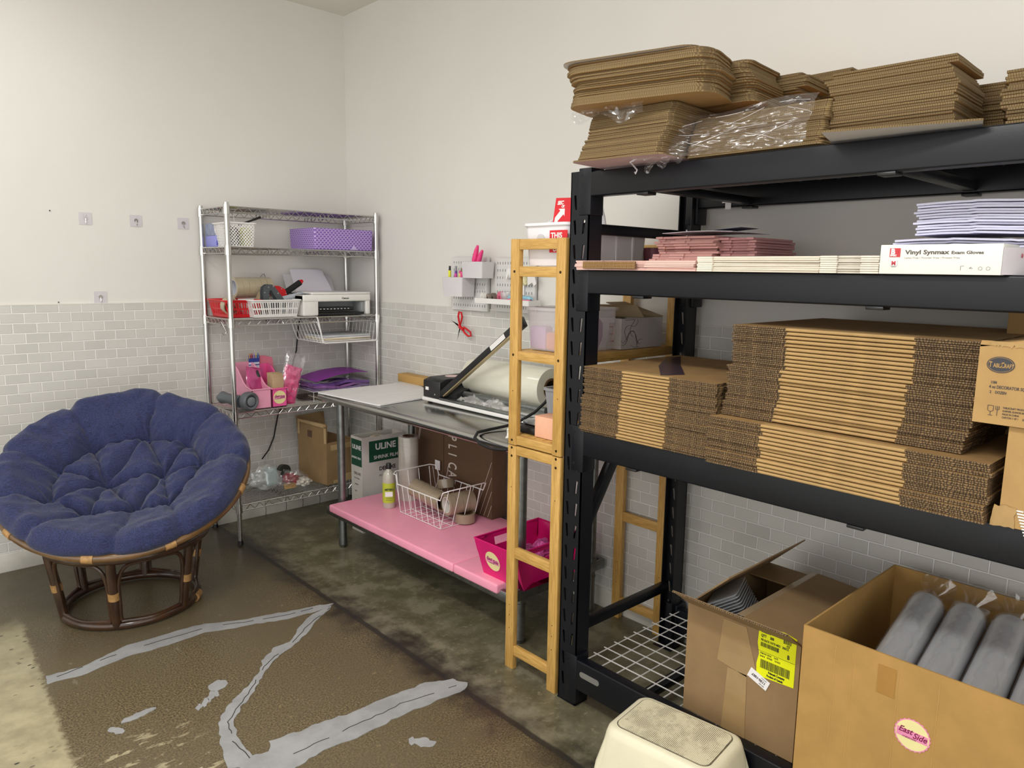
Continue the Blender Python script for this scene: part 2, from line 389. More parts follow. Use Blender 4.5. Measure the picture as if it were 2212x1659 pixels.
def tri_poly(mb, poly, z):
    from mathutils.geometry import tessellate_polygon
    t = bmesh.new(); vs = [t.verts.new((x, y, z)) for x, y in poly]
    for a, b, c in tessellate_polygon([[V((x, y, 0)) for x, y in poly]]):
        try: t.faces.new((vs[a], vs[b], vs[c]))
        except ValueError: pass
    r = bmesh.ops.extrude_face_region(t, geom=t.faces[:])
    for v in [g for g in r['geom'] if isinstance(g, bmesh.types.BMVert)]: v.co.z -= z-.0001
    return mb._add(t)
FP = MB()
for i, q in enumerate((S1, S2, S3)): tri_poly(FP, jag(q, .009, 42), .0016+.0002*i)
for (x, y, a, b, th) in ((-1.61, -2.15, .05, .04, 20), (-1.52, -1.645, .035, .03, 40), (-1.565, -1.70, .034, .011, 60), (-1.595, -1.72, .03, .009, 60), (-1.54, -1.685, .03, .008, 62), (-1.62, -1.735, .02, .006, 60), (-1.783, -1.65, .055, .016, 10), (-1.861, -1.69, .03, .014, -60), (-1.164, -2.391, .04, .02, 120), (-1.19, -2.36, .02, .01, 60)):
    el = [(x+a*math.cos(u)*math.cos(R(th))-b*math.sin(u)*math.sin(R(th)), y+a*math.cos(u)*math.sin(R(th))+b*math.sin(u)*math.cos(R(th))) for u in [2*PI*i/26 for i in range(26)]]
    tri_poly(FP, jag(el, .008, 60, 3), .0012-.01*(x+1.6)**2*0+.00007*(int(-x*1000) % 6)+(.0011 if a > .045 else 0))
struct('trim_7', FP, fil)
CL = MB()
def cl_(pts):
    out = []
    for i in range(len(pts)-1):
        p, q = V(pts[i]), V(pts[i+1])
        for j in range(8):
            c = p.lerp(q, j/8); z = noise.noise_vector(V((c.x*40, c.y*40, 3))); out.append((c.x+z.x*.007, c.y+z.y*.007))
    for i in range(len(out)-1):
        if noise.noise(V((out[i][0]*14, out[i][1]*14, 9))) > -.12: CL.tube([(out[i][0], out[i][1], .0015), (out[i+1][0], out[i+1][1], .0015)], .0018, 4)
cl_([(-1.93, -1.215), (-1.70, -1.18), (-1.41, -1.19), (-1.11, -1.30), (-.9, -1.335)])
cl_([(-.92, -1.36), (-1.06, -1.44), (-1.2, -1.55), (-1.33, -1.62), (-1.45, -1.75), (-1.58, -1.88), (-1.61, -1.99), (-1.6, -2.12)])
cl_([(-1.5, -2.17), (-1.3, -2.17), (-1.1, -2.17), (-.86, -2.21)])
struct('trim_8', CL, fild)
# ceiling fixtures that light the room (above and behind the view)
for i, (x, y) in enumerate(((-2.45, -3.1), (-2.0, -1.2), (-4.0, -3.6))):
    t = thing('ceiling_light', ['long ceiling light above the black rack', 'long ceiling light above the blue chair', 'long ceiling light behind the viewer'][i], 'light', (x, y, CEIL), group='ceiling lights')
    part('housing', MB().box((x-.17, y-.62, CEIL-.065), (x+.17, y+.62, CEIL), .01), white, t)
# ---------------- left wall hooks ----------------
pl_ = mat('clear_adhesive_plate', '#cfccd0', .2, var=.02)
for i, (x, z, lb) in enumerate(((-1.449, 1.689, 'clear square adhesive hook high on the wall, far left of the row'), (-1.22, 1.690, 'clear square adhesive hook, middle one of the high row'), (-.988, 1.689, 'clear square adhesive hook beside the chrome shelving post'), (-1.406, 1.307, 'clear square adhesive hook just above the tiles, lowest of the four'))):
    t = thing('adhesive_hook', lb, 'hook', (x, -.001, z-.03), group='adhesive hooks on the left wall')
    part('plate', MB().prism(rect(.058, .058, .004, cx=x, cy=z), -.0025, -.0002, axis=1), pl_, t)
    part('hook', MB().cyl((x, -.0025, z+.002), (x, -.007, z+.002), .009).tube([(x, -.006, z), (x, -.008, z-.014), (x, -.012, z-.022), (x, -.019, z-.023), (x, -.022, z-.016)], .0016, 6), chrome, t, label='small silver hook')
    if i == 0: part('dot', MB().cyl((x-.006, -.003, z+.016), (x-.006, -.0035, z+.016), .0014, n=8).cyl((x+.006, -.003, z+.016), (x+.006, -.0035, z+.016), .0014, n=8), ink, t)
# ---------------- papasan chair ----------------
ratt = mat('dark_rattan', '#3a2415', .3, var=.35, vs=14, bump=.1, bs=40, coat=.4)
rattl = mat('worn_rattan', '#664a29', .32, var=.3, vs=10, bump=.1, bs=40, coat=.4)
wrap = mat('cane_wrapping', '#a8814f', .5, var=.2, vs=60, bump=.4, bs=120)
ch = thing('papasan_chair', 'round rattan bowl chair base with dark frame standing on the floor at left', 'chair', (-1.545, -.75, 0))
bc = V((-1.545, -.748, 0))
def ring(c, r, rt, mb, u=V((1, 0, 0)), v=V((0, 1, 0)), n=64, ns=10): return mb.tube([c+u*(r*math.cos(2*PI*k/n))+v*(r*math.sin(2*PI*k/n)) for k in range(n)], rt, ns, closed=True)
part('lower_ring', ring(bc+V((0, 0, .02)), .262, .017, MB()), ratt, ch)
tr_ = MB(); ring(bc+V((0, 0, .315)), .315, .016, tr_); ring(bc+V((0, 0, .342)), .30, .014, tr_)
part('upper_ring', tr_, ratt, ch)
for k in range(6):
    a = R(-122+60*k+4); d = V((math.cos(a), math.sin(a), 0)); s = V((-d.y, d.x, 0))
    lg = MB(); P0 = bc+d*.262+V((0, 0, .02)); P1 = bc+d*.308+V((0, 0, .31))
    lg.tube([P0, P0.lerp(P1, .5), P1], .019, 12)
    L = part('leg', lg, ratt, ch)
    part('cane_wrap', MB().cyl(P0.lerp(P1, .42), P0.lerp(P1, .53), .0215), wrap, L, label='light cane binding')
    # bent arches between the legs
    a2 = R(-122+60*(k+1)+4); ar = MB(); n = 14; pts = []
    def at(t, r0, r1, z): 
        q = a + (a2-a)*t; rad = r0+(r1-r0)*(z/.3); return bc+V((math.cos(q)*rad, math.sin(q)*rad, z))
    e = .075
    for z in (.05, .12, .2): pts.append(at(e*.9, .262, .30, z))
    for t_, z in ((.1, .25), (.16, .28), (.26, .293), (.5, .296), (.74, .293), (.84, .28), (.9, .25)): pts.append(at(t_, .262, .30, z))
    for z in (.2, .12, .05): pts.append(at(1-e*.9, .262, .30, z))
    for t_, z in ((.86, .042), (.5, .036), (.14, .042)): pts.append(at(t_, .262, .30, z))
    fine = []
    m_ = len(pts)
    for i in range(m_):
        p0, p1, p2, p3 = pts[i-1], pts[i], pts[(i+1) % m_], pts[(i+2) % m_]
        for j in range(4):
            u_ = j/4; fine.append(.5*((2*p1)+(p2-p0)*u_+(2*p0-5*p1+4*p2-p3)*u_*u_+(3*p1-p0-3*p2+p3)*u_**3))
    ar.tube(fine, .0085, 8, closed=True); part('arch', ar, ratt, ch)
part('ring_joint', MB().cyl(bc+V((.235, -.128, .02)), bc+V((.205, -.17, .02)), .0205), wrap, ch, label='cane bound joint on lower ring')
# the bowl
pc = V((-1.541, -.785, .605)); pn = V((-.194, -.432, .881)).normalized(); pu = V((0, 0, 1)).cross(pn).normalized(); pv = pn.cross(pu)
def loc3(x, y, h): return pc+pu*x+pv*y+pn*h
rim = MB(); ring(pc, .477, .0165, rim, pu, pv, 96, 12); part('bowl_rim', rim, rattl, ch)
for a in (-100, -66, -140, -20, 20, 100, 160):
    q = R(a); c = loc3(.477*math.cos(q), .477*math.sin(q), 0); tn = (pv*math.cos(q)-pu*math.sin(q))*.02
    part('rim_wrap', MB().cyl(c-tn, c+tn, .0188), wrap, ch, label='light cane binding on the rim')
inner = MB()
for rr_, h in ((.39, -.07), (.27, -.145), (.13, -.195)): ring(loc3(0, 0, h), rr_, .009, inner, pu, pv, 48, 8)
for k in range(16):
    a = 2*PI*k/16; inner.tube([loc3(r*math.cos(a), r*math.sin(a), -.215*(1-(r/.478)**2)-.004) for r in (.05, .13, .2, .27, .34, .4, .45, .474)], .007, 6)
part('bowl_frame', inner, ratt, ch)
# cushion: tufted round pad
def m_fab():
    t = NT('navy_slub_fabric'); a = t.noise(t.mapping((6, 170, 170)), 4, 3, .7); b = t.noise(t.mapping((170, 6, 170)), 4, 3, .7)
    f = t.math('MULTIPLY', t.math('ADD', a, b), .5); c = t.mix(t.step(f, .42, .6), S('#10152c'), S('#363f70'))
    t.L(c, t.b.inputs['Base Color']); t.b.inputs['Roughness'].default_value = .9; t.b.inputs['Sheen Weight'].default_value = .15
    t.bump(f, .7, .0015); return t.m
outer = [(.050, .254), (-.164, .198), (-.273, .048), (-.277, -.134), (-.126, -.215), (.042, -.192), (.165, -.190), (.295, .040), (.223, .189)]
inn = [(-.084, .003), (.132, .032)]
RW = .66; seg = []; O = outer; n = len(O)
for i in range(n): seg.append((O[i], O[(i+1) % n], 1.0))
for a, b in ((0, 0), (0, 1), (1, 0), (2, 0), (3, 0), (4, 0), (5, 0), (5, 1), (6, 1), (7, 1), (8, 1)): seg.append((O[a], inn[b], .8))
seg.append((inn[0], inn[1], 1))
rads = [(.10, .45), (-.246, .361), (-.44, .10), (-.44, -.16), (-.29, -.36), (0, -.47), (.24, -.42), (.46, -.03), (.35, .29)]
for i, p in enumerate(O): seg.append((p, tuple(V(rads[i]).normalized()*.50), RW))
def dseg(p, a, b):
    ax, ay = a; bx, by = b; dx, dy = bx-ax, by-ay; t = max(0, min(1, ((p[0]-ax)*dx+(p[1]-ay)*dy)/(dx*dx+dy*dy))); return math.hypot(p[0]-ax-t*dx, p[1]-ay-t*dy), t
def ctop(x, y):
    x0_, y0_ = x, y; x += .012*noise.noise(V((y0_*14, x0_*14, 3))); y += .012*noise.noise(V((x0_*14, y0_*14, 8)))
    r = math.hypot(x, y); base = .052-.150*(1-(r/.477)**2); puff = 1.0
    for a, b, wt in seg:
        d, t = dseg((x, y), a, b); wq = wt*(.75+.5*noise.noise(V((t*5, a[0]*30, b[1]*30)))); 
        if wt == RW: wq *= 1-.55*t
        puff = min(puff, (1-wq)+wq*(1-math.exp(-(d/.020)**.85)))
    pl_ = sum(.0055*math.sin(11*math.atan2(y-b, x-a)+a*40)*math.exp(-(math.hypot(x-a, y-b)/.06)**1.3)*min(1, math.hypot(x-a, y-b)/.02) for a, b in O+inn)
    dip = sum(math.exp(-(math.hypot(x-a, y-b)/.036)**2) for a, b in O+inn)
    wr = pl_+noise.noise(V((x*8, y*8, 0)))*.014 + noise.noise(V((x*22, y*22, 4)))*.005 - abs(noise.noise(V((x*13, y*13, 11))))*.010
    return base + .070*puff - .034*min(1, dip) + wr
def cush(u, v):
    a = 2*PI*u; r0 = .462+.005*math.sin(9*a+1)+.004*math.sin(5*a)
    # pleats at the ends of the radial creases
    for q in rads:
        da = (a-math.atan2(q[1], q[0])+PI) % (2*PI)-PI; r0 -= .010*math.exp(-(da/.045)**2)
    if v < .72:
        r = r0*(v/.72)**.9; x, y = r*math.cos(a), r*math.sin(a); ed = max(0, (r/r0-.86)/.14)
        return loc3(x, y, ctop(x, y)-.035*ed**2.2)
    if v < .86:
        t = (v-.72)/.14; r = r0+.026*math.sin(PI*t); x, y = r0*math.cos(a), r0*math.sin(a); h = ctop(x, y)-.035
        return loc3(r*math.cos(a), r*math.sin(a), h+(-.012-h)*t + .004*noise.noise(V((a*9, t*3, 0))))
    t = (v-.86)/.14; r = (r0-.02)*(1-t)+.002
    return loc3(r*math.cos(a), r*math.sin(a), -.012-.15*(1-(r/.477)**2)*min(1, t*4))
cu = MB(); cu.surf(cush, 360, 170, wu=True)
bmesh.ops.remove_doubles(cu.bm, verts=cu.bm.verts[:], dist=.0001)
c_ = solo('chair_cushion', cu, m_fab(), 'thick round navy blue tufted cushion filling the papasan chair bowl', 'cushion', ang=80)
for a, b in O+inn: part('tuft_button', MB().lathe([(0, .004), (.007, .003), (.010, 0), (.008, -.004)], 14, M=MX.Translation(loc3(a, b, ctop(a, b)+.002)) @ pn.to_track_quat('Z', 'Y').to_matrix().to_4x4()), mat('navy_button', '#26315f', .8), c_)
# ---------------- chrome wire shelving ----------------
ws = thing('wire_shelving_unit', 'five-tier chrome wire shelving unit standing in the room corner', 'shelving', (-.47, -.2, 0))
wx0, wx1, wy0, wy1 = -.905, -.035, -.375, -.03
for x, y in ((wx0, wy0), (wx1, wy0), (wx0, wy1), (wx1, wy1)):
    p = MB().cyl((x, y, .02), (x, y, 1.785), .0125, n=20)
    for k in range(68): p.cyl((x, y, .05+k*.0254), (x, y, .0525+k*.0254), .0129, n=16)
    q = part('post', p, chrome, ws); part('foot', MB().cyl((x, y, 0), (x, y, .025), .015, .012), blk, q)
def wire_shelf(z):
    m = MB(); r = .0032; zz = z-.033
    for zq in (z-.003, zz):
        m.tube([(wx0, wy0-.004, zq), (wx1, wy0-.004, zq)], r, 6); m.tube([(wx0, wy1+.004, zq), (wx1, wy1+.004, zq)], r, 6)
        m.tube([(wx0-.004, wy0, zq), (wx0-.004, wy1, zq)], r, 6); m.tube([(wx1+.004, wy0, zq), (wx1+.004, wy1, zq)], r, 6)
    def zig(a, b, n):
        a = V(a); b = V(b); pts = [a.lerp(b, (k+.5)/n)+V((0, 0, (-.005 if k % 2 else -.031))) for k in range(n)]; m.tube(pts, .0022, 5)
    for y in (wy0-.004, wy1+.004): zig((wx0+.02, y, z), (wx1-.02, y, z), 32)
    for x in (wx0-.004, wx1+.004): zig((x, wy0+.02, z), (x, wy1-.02, z), 12)
    for x in (wx0+.29, wx1-.29): zig((x, wy0, z-.004), (x, wy1, z-.004), 16)
    for k in range(15):
        y = wy0+.022*(k+1)-.004
        if y < wy1: m.tube([(wx0, y, z-.001), (wx1, y, z-.001)], .0018, 5)
    s = part('shelf', m, chrome, ws)
    for x, y in ((wx0, wy0), (wx1, wy0), (wx0, wy1), (wx1, wy1)): part('collar', MB().cyl((x, y, z-.042), (x, y, z+.006), .0175, .0165), chrome, s)
SH = (1.768, 1.567, 1.2, .715, .215)
for z in SH: wire_shelf(z)
# ---------------- steel work table ----------------
tb = thing('steel_work_table', 'stainless steel work table with galvanised legs against the tiled wall', 'table', (-.31, -1.45, 0))
tx0, tx1, ty0, ty1, tz = -.605, -.012, -2.19, -.70, .835
top = MB().box((tx0+.02, ty0+.01, tz-.012), (tx1, ty1-.01, tz), .002)
part('tabletop', top, steel, tb)
part('front_edge', MB().cyl((tx0+.02, ty0, tz-.02), (tx0+.02, ty1, tz-.02), .02, n=24), steel, tb, label='rolled steel front edge')
part('side_edge', MB().box((tx0+.02, ty1-.012, tz-.05), (tx1, ty1-.002, tz-.002), .004), steel, tb)
part('side_edge', MB().box((tx0+.02, ty0+.002, tz-.05), (tx1, ty0+.012, tz-.002), .004), steel, tb)
part('back_edge', MB().box((tx1-.01, ty0, tz-.05), (tx1, ty1, tz), .003), steel, tb)
for x, y in ((-.512, -.765), (-.09, -.80), (-.505, -2.125), (-.09, -2.13)):
    l = part('leg', MB().cyl((x, y, .07), (x, y, tz-.05), .0205), galv, tb)
    part('foot', MB().cyl((x, y, .018), (x, y, .17), .0215).cyl((x, y, 0), (x, y, .02), .016, .0235).cyl((x, y, .165), (x, y, .17), .0235), galv, l, label='dull adjustable foot')
    part('shelf_bracket', MB().cyl((x, y, .195), (x, y, .25), .026), galv, l)
us = MB().box((-.585, -2.15, .215), (-.03, -.745, .222)).box((-.59, -2.155, .195), (-.57, -.74, .238), .004).box((-.05, -2.155, .195), (-.03, -.74, .238), .004).box((-.59, -.75, .195), (-.03, -.735, .238), .004).box((-.59, -2.16, .195), (-.03, -2.145, .238), .004)
part('lower_shelf', us, galv, tb)
pk = mat('pink_vinyl', '#f39fb8', .42, var=.05, vs=6, bump=.1, bs=14)
def pad(y0, y1, lb):
    m = MB().box((-.607, y0, .223), (-.06, y1, .262), .008, 3); m.bm.verts.ensure_lookup_table()
    solo('padded_shelf_cover', m, pk, lb, 'shelf cover', group='pink shelf covers')
pad(-1.822, -.795, 'long light pink cover on the steel table lower shelf, under the wire basket'); pad(-2.10, -1.826, 'short light pink cover on the lower shelf, under the hot pink basket')
# ---------------- bamboo rack ----------------
bz = bamboo('bamboo_upright', (6, 6, .5)); by = bamboo('bamboo_rail', (6, .5, 6)); bx = bamboo('bamboo_slat', (.5, 6, 6))
bk = thing('bamboo_rack', 'narrow tall bamboo rack standing between the steel table and black rack', 'rack', (-.34, -2.34, 0))
b0, b1 = -2.475, -2.215
scw = mat('dark_screw_head', '#3b2c18', .4, .6)
for x in (-.665, -.045):
    for y0 in (b0, b1-.042):
        zt = 1.576
        u = part('upright', MB().box((x, y0, 0), (x+.022, y0+.042, .852), .002).box((x, y0, .855), (x+.022, y0+.042, zt), .003), bz, bk)
        for z in (1.466, 1.178, .873, .845, .815): part('screw', MB().cyl((x-.0012, y0+.021, z), (x+.003, y0+.021, z), .0045, n=12), scw, u)
        for z in (1.05, .70, .25, .21, .16): part('screw_hole', MB().cyl((x-.0006, y0+.021, z), (x+.003, y0+.021, z), .0018, n=8), scw, u)
    for z0, z1 in ((1.54, 1.575), (1.449, 1.484), (1.161, 1.193), (.858, .891), (.82, .853), (.435, .475), (.057, .094)):
        part('rail', MB().box((x+.002, b0+.042, z0), (x+.02, b1-.042, z1), .002), by, bk)
for y in (b0+.002, b1-.022):
    for z0, z1 in ((1.449, 1.484), (1.161, 1.193), (.858, .891)): part('side_rail', MB().box((-.643, y, z0), (-.045, y+.018, z1), .002), bx, bk)
for z in (1.484, 1.193, .891):
    m = MB()
    for k in range(5): m.box((-.643, b0+.024+k*.0425, z-.009), (-.045, b0+.062+k*.0425, z), .0015)
    part('shelf_board', m, bx, bk)
# ---------------- black industrial rack ----------------
rk = thing('industrial_rack', 'heavy black steel storage rack with four levels along the right wall', 'rack', (-.36, -3.4, 0))
X0, X1, Y0, Y1 = -.664, -.05, -2.49, -4.44
BZ = ((1.697, 1.772), (1.40, 1.475), (.879, .964), (.065, .173))
def post(x, y, sx, sy):
    """channel upright: front flange with pairs of tear-shaped slots, side web"""
    w_, d, t = .078, .062, .004
    ya, yb = sorted((y, y+sy*w_)); poly = rect(w_, 1.775, cx=(ya+yb)/2, cy=1.775/2)
    bm = bmesh.new(); vs = [bm.verts.new((0, a, b)) for a, b in poly]; es = [bm.edges.new((vs[i], vs[(i+1) % 4])) for i in range(4)]
    hole = MB(); hole.bm.free(); hole.bm = bm
    z = .06
    while z < 1.7:
        for s in (-1, 1):
            cy = (ya+yb)/2+s*.016
            pts = [(cy-s*.004, z+.0), (cy+s*.001, z-.002), (cy+s*.004-.0, z+.004), (cy+s*.009, z+.042), (cy+s*.002, z+.046), (cy-s*.001, z+.04)]
            hv = [bm.verts.new((0, a, b)) for a, b in pts]; es += [bm.edges.new((hv[i], hv[(i+1) % 6])) for i in range(6)]
        z += .0762
    r = bmesh.ops.triangle_fill(bm, use_beauty=True, use_dissolve=False, edges=es)
    fs = [f for f in bm.faces]
    # drop the triangles that fall inside a slot
    def inside(c):
        z = .06
        while z < 1.7:
            if z-.002 < c.z < z+.046:
                for s in (-1, 1):
                    cy = (ya+yb)/2+s*.016; pts = [(cy-s*.004, z+.0), (cy+s*.001, z-.002), (cy+s*.004, z+.004), (cy+s*.009, z+.042), (cy+s*.002, z+.046), (cy-s*.001, z+.04)]
                    k = False
                    for i in range(6):
                        a, b = pts[i], pts[i-1]
                        if (a[1] > c.z) != (b[1] > c.z) and c.y < (b[0]-a[0])*(c.z-a[1])/(b[1]-a[1])+a[0]: k = not k
                    if k: return True
            z += .0762
        return False
    bad = [f for f in fs if inside(f.calc_center_median())]
    bmesh.ops.delete(bm, geom=bad, context='FACES')
    r = bmesh.ops.extrude_face_region(bm, geom=bm.faces[:])
    for v in [g for g in r['geom'] if isinstance(g, bmesh.types.BMVert)]: v.co.x += sx*t
    for v in bm.verts: v.co.x += x
    m = MB(); m.bm.free(); m.bm = bm
    xa, xb = sorted((x, x+sx*d)); yy = y+sy*w_
    y1, y2 = sorted((yy, yy-sy*t)); m.box((xa, y1, 0), (xb, y2, 1.775))
    y1, y2 = sorted((y, y+sy*t)); m.box((xa, y1, 0), (xa+.03 if sx > 0 else xb, y2, 1.775)) if sx > 0 else m.box((xb-.03, y1, 0), (xb, y2, 1.775))
    m.box((xa-.001, ya-.002, 0), (xb, yb+.002, .004))
    return m
for x, sx in ((X0, 1), (X1, -1)):
    for y, sy in ((Y0, -1), (Y1, 1)): part('upright', post(x, y, sx, sy), black, rk)
for z0, z1 in BZ:
    for x, s in ((X0, 1), (X1, -1)):
        xa, xb = sorted((x-s*.003, x+s*.038)); m = MB().box((xa, Y1+.07, z0), (xb, Y0-.055, z1), .005, 3)
        m.box((xa+(.028 if s > 0 else 0), Y1+.07, z0+.02), (xb+(.012 if s > 0 else 0), Y0-.07, z1-.018)) if s > 0 else None
        b = part('beam', m, black, rk)
        for y, sy in ((Y0, -1), (Y1, 1)):
            ya, yb = sorted((y+sy*.035, y+sy*.086)); m = MB().box((xa-.001, ya, z0-.055), (xb+.02, yb, z1+.012), .003)
            m.cyl((x-s*.0045, y+sy*.047, z0-.028), (x, y+sy*.047, z0-.028), .005, n=10).cyl((x-s*.0045, y+sy*.047, z1-.01), (x, y+sy*.047, z1-.01), .004, n=10)
            part('bracket', m, black, b)
        if z0 > .2: part('clip', MB().box((xa-.0005, -2.79, z0-.007), (xb+.001, -2.75, z0+.001), .002).box((xa-.0005, -3.46, z0-.007), (xb+.001, -3.42, z0+.001), .002), blk, b)
    for y in (-2.77, -3.44, -4.1): part('cross_brace', MB().box((X0+.035, y-.018, z0+.006), (X1-.035, y+.018, z0+.03), .003), black, rk)
wdk = mat('zinc_mesh_wire', '#d9d8d4', .4, .3)
for z0, z1 in BZ:
    d = MB(); zz = z1-.004; y_, ye = Y0-.085, Y1+.085
    n = 10
    for k in range(n+1): x = X0+.03+(X1-X0-.06)*k/n; d.tube([(x, y_, zz), (x, ye, zz)], .0022, 5)
    y = y_-.01
    while y > ye: d.tube([(X0+.012, y, zz-.004), (X1-.012, y, zz-.004)], .0022, 5); y -= .062
    part('wire_deck', d, wdk if z0 < .2 else black, rk, label='silver wire mesh deck' if z0 < .2 else None)
for y in (Y0-.02, Y1+.02):
    s = 1
    for z in (1.605, .245): part('end_brace', MB().box((X0+.03, y-.014, z-.017), (X1-.03, y+.014, z+.017), .003), black, rk)
    M = MX.Translation((-.51, y-.016, .74)) @ MX.Rotation(-math.atan2(.36, .235), 4, 'Y')
    part('diagonal_brace', MB().box((-.21, -.014, -.02), (.21, .014, .02), .003, M=M), black, rk)
pl2 = part('rating_plate', MB().prism(rect(.085, .02, .01, 6, -2.633, .13), X0-.0045, X0-.003, axis=0), mat('brushed_plate', '#a9a9a6', .35, .7), rk, label='small silver oval plate')
st = part('sticker', MB().box((-.0905, -2.715, 1.712), (-.0885, -2.675, 1.728)).box((-.0905, -2.71, 1.69), (-.0885, -2.688, 1.712)), paper, rk, label='small torn white sticker')
# ---------------- generic builders ----------------
def perf(x0, y0, x1, y1, z0, z1, tp, rd, hole, du=.004, nz=22, t=.0018, floor=True):
    """tapered basket whose side wall is pierced where hole(s, t, L) is true"""
    def outline(o):
        p = []
        for cx, cy, a0 in ((x1-rd, y1-rd, 0), (x0+rd, y1-rd, 90), (x0+rd, y0+rd, 180), (x1-rd, y0+rd, 270)):
            for k in range(7):
                a = R(a0+15*k); p.append(V((cx+(rd+o)*math.cos(a), cy+(rd+o)*math.sin(a), 0)))
        return p
    def even(o, n):
        p = outline(o); p.append(p[0]); d = [0]
        for a, b in zip(p, p[1:]): d.append(d[-1]+(b-a).length)
        out = []; j = 0
        for i in range(n):
            s = d[-1]*i/n
            while d[j+1] < s: j += 1
            out.append(p[j].lerp(p[j+1], (s-d[j])/max(1e-9, d[j+1]-d[j])))
        return out, d[-1]
    _, Ln = even(0, 8); n = int(Ln/du); bm = bmesh.new(); g = []
    for j in range(nz+1):
        f = j/nz; q, _ = even(-tp*(1-f), n); g.append([bm.verts.new((v.x, v.y, z0+(z1-z0)*f)) for v in q])
    for j in range(nz):
        for i in range(n):
            if not hole((i+.5)/n*Ln, (j+.5)/nz, Ln): bm.faces.new((g[j][i], g[j][(i+1) % n], g[j+1][(i+1) % n], g[j+1][i]))
    if floor: bm.faces.new(g[0][::-1])
    bmesh.ops.delete(bm, geom=[v for v in bm.verts if not v.link_faces], context='VERTS')
    bmesh.ops.recalc_face_normals(bm, faces=bm.faces[:])
    bmesh.ops.solidify(bm, geom=bm.faces[:], thickness=t)
    for v in bm.verts: v.co = V((min(x1+.003, max(x0-.003, v.co.x)), min(y1+.003, max(y0-.003, v.co.y)), min(z1+.002, max(z0-.002, v.co.z))))
    m = MB(); m.bm.free(); m.bm = bm; q, _ = even(.003, n)
    m.tube([V((v.x, v.y, z1)) for v in q[::2]], .004, 8, closed=True); return m
def carton(mb, x0, y0, x1, y1, z0, z1, t=.004, bottom=True):
    mb.box((x0, y0, z0), (x0+t, y1, z1)).box((x1-t, y0, z0), (x1, y1, z1)).box((x0+t, y0, z0), (x1-t, y0+t, z1)).box((x0+t, y1-t, z0), (x1-t, y1, z1))
    if bottom: mb.box((x0+t, y0+t, z0), (x1-t, y1-t, z0+t))
    return mb
def flap(mb, a, b, w, ang_v, t=.004):
    """flap hinged on the edge a-b; ang_v = direction vector of its width"""
    a = V(a); b = V(b); d = V(ang_v).normalized()*w; nrm = (b-a).cross(d).normalized()*t
    bm = bmesh.new(); vs = [bm.verts.new(p) for p in (a, b, b+d, a+d, a+nrm, b+nrm, b+d+nrm, a+d+nrm)]
    for q in ((3, 2, 1, 0), (4, 5, 6, 7), (0, 1, 5, 4), (1, 2, 6, 5), (2, 3, 7, 6), (3, 0, 4, 7)): bm.faces.new([vs[i] for i in q])
    mb._add(bm); return mb
def tape_roll(name, c, axis, w_, ro, ri, m, mc, label, cat, group):
    """tape roll: wound tape + cardboard core"""
    M = MX.Translation(c) @ V(axis).to_track_quat('Z', 'Y').to_matrix().to_4x4()
    t = thing(name, label, cat, tuple(V(c)-V((0, 0, ro))), group=group)
    h = w_/2
    part('tape', MB().lathe([(ri+.003, -h), (ro-.001, -h), (ro, -h+.001), (ro, h-.001), (ro-.001, h), (ri+.003, h), (ri+.003, -h)], 36, M), m, t)
    part('core', MB().lathe([(ri, -h-.0005), (ri+.003, -h-.0005), (ri+.003, h+.0005), (ri, h+.0005), (ri, -h-.0005)], 36, M), mc, t); return t
def bagmesh(f, nu=26, nv=26): 
    m = MB(); m.surf(f, nu, nv); m.recalc = False; return m
cleart = mat('clear_tape_roll', '#cdc0a2', .15, alpha=.72, coat=.6, var=.05)
corem = mat('tape_core', '#d8d4cc', .6)
cork = mat('brown_core', '#5c4126', .7)
bluep = mat('periwinkle_card', '#8f92d6', .6, var=.05)
steelg = mat('grey_tool_plastic', '#4b5054', .4)
# ---- top usable shelf (z 1.567) ----
z2 = 1.569
t = thing('tissue_box', 'lavender and white carton lying under another, left end of the top shelf', 'box', (-.875, -.12, z2), group='cartons on the chrome shelf')
part('carton', MB().box((-.888, -.19, z2), (-.80, -.04, z2+.058), .001), bluep, t)
part('panel', MB().box((-.889, -.192, z2+.008), (-.799, -.1905, z2+.032)), mat('deep_blue_print', '#5457b8', .5), t, label='darker blue lower band')
t = thing('tissue_box', 'blue-grey carton with a folded tissue picture, stacked on the lavender carton', 'box', (-.875, -.12, z2+.058), group='cartons on the chrome shelf')
part('carton', MB().box((-.888, -.18, z2+.059), (-.80, -.04, z2+.122), .001), mat('blue_grey_card', '#8c93ac', .6, var=.2, vs=20), t)
part('picture', MB().prism([(-.865, z2+.092), (-.842, z2+.112), (-.82, z2+.088), (-.838, z2+.066)], -.1812, -.180, axis=1), mat('tissue_print', '#c9c3ad', .6), t)
lat = perf(-.893, -.37, -.752, -.16, z2, z2+.118, .012, .012, lambda s, f, L: f > .04 and f < .97 and (abs(((s/.0165+f*.118/.0165) % 1)-.5)+0 < .31 and abs(((s/.0165-f*.118/.0165) % 1)-.5) < .31), du=.0024, nz=50)
solo('lattice_basket', lat, white, 'small white basket with diamond lattice sides on the top chrome shelf', 'basket')
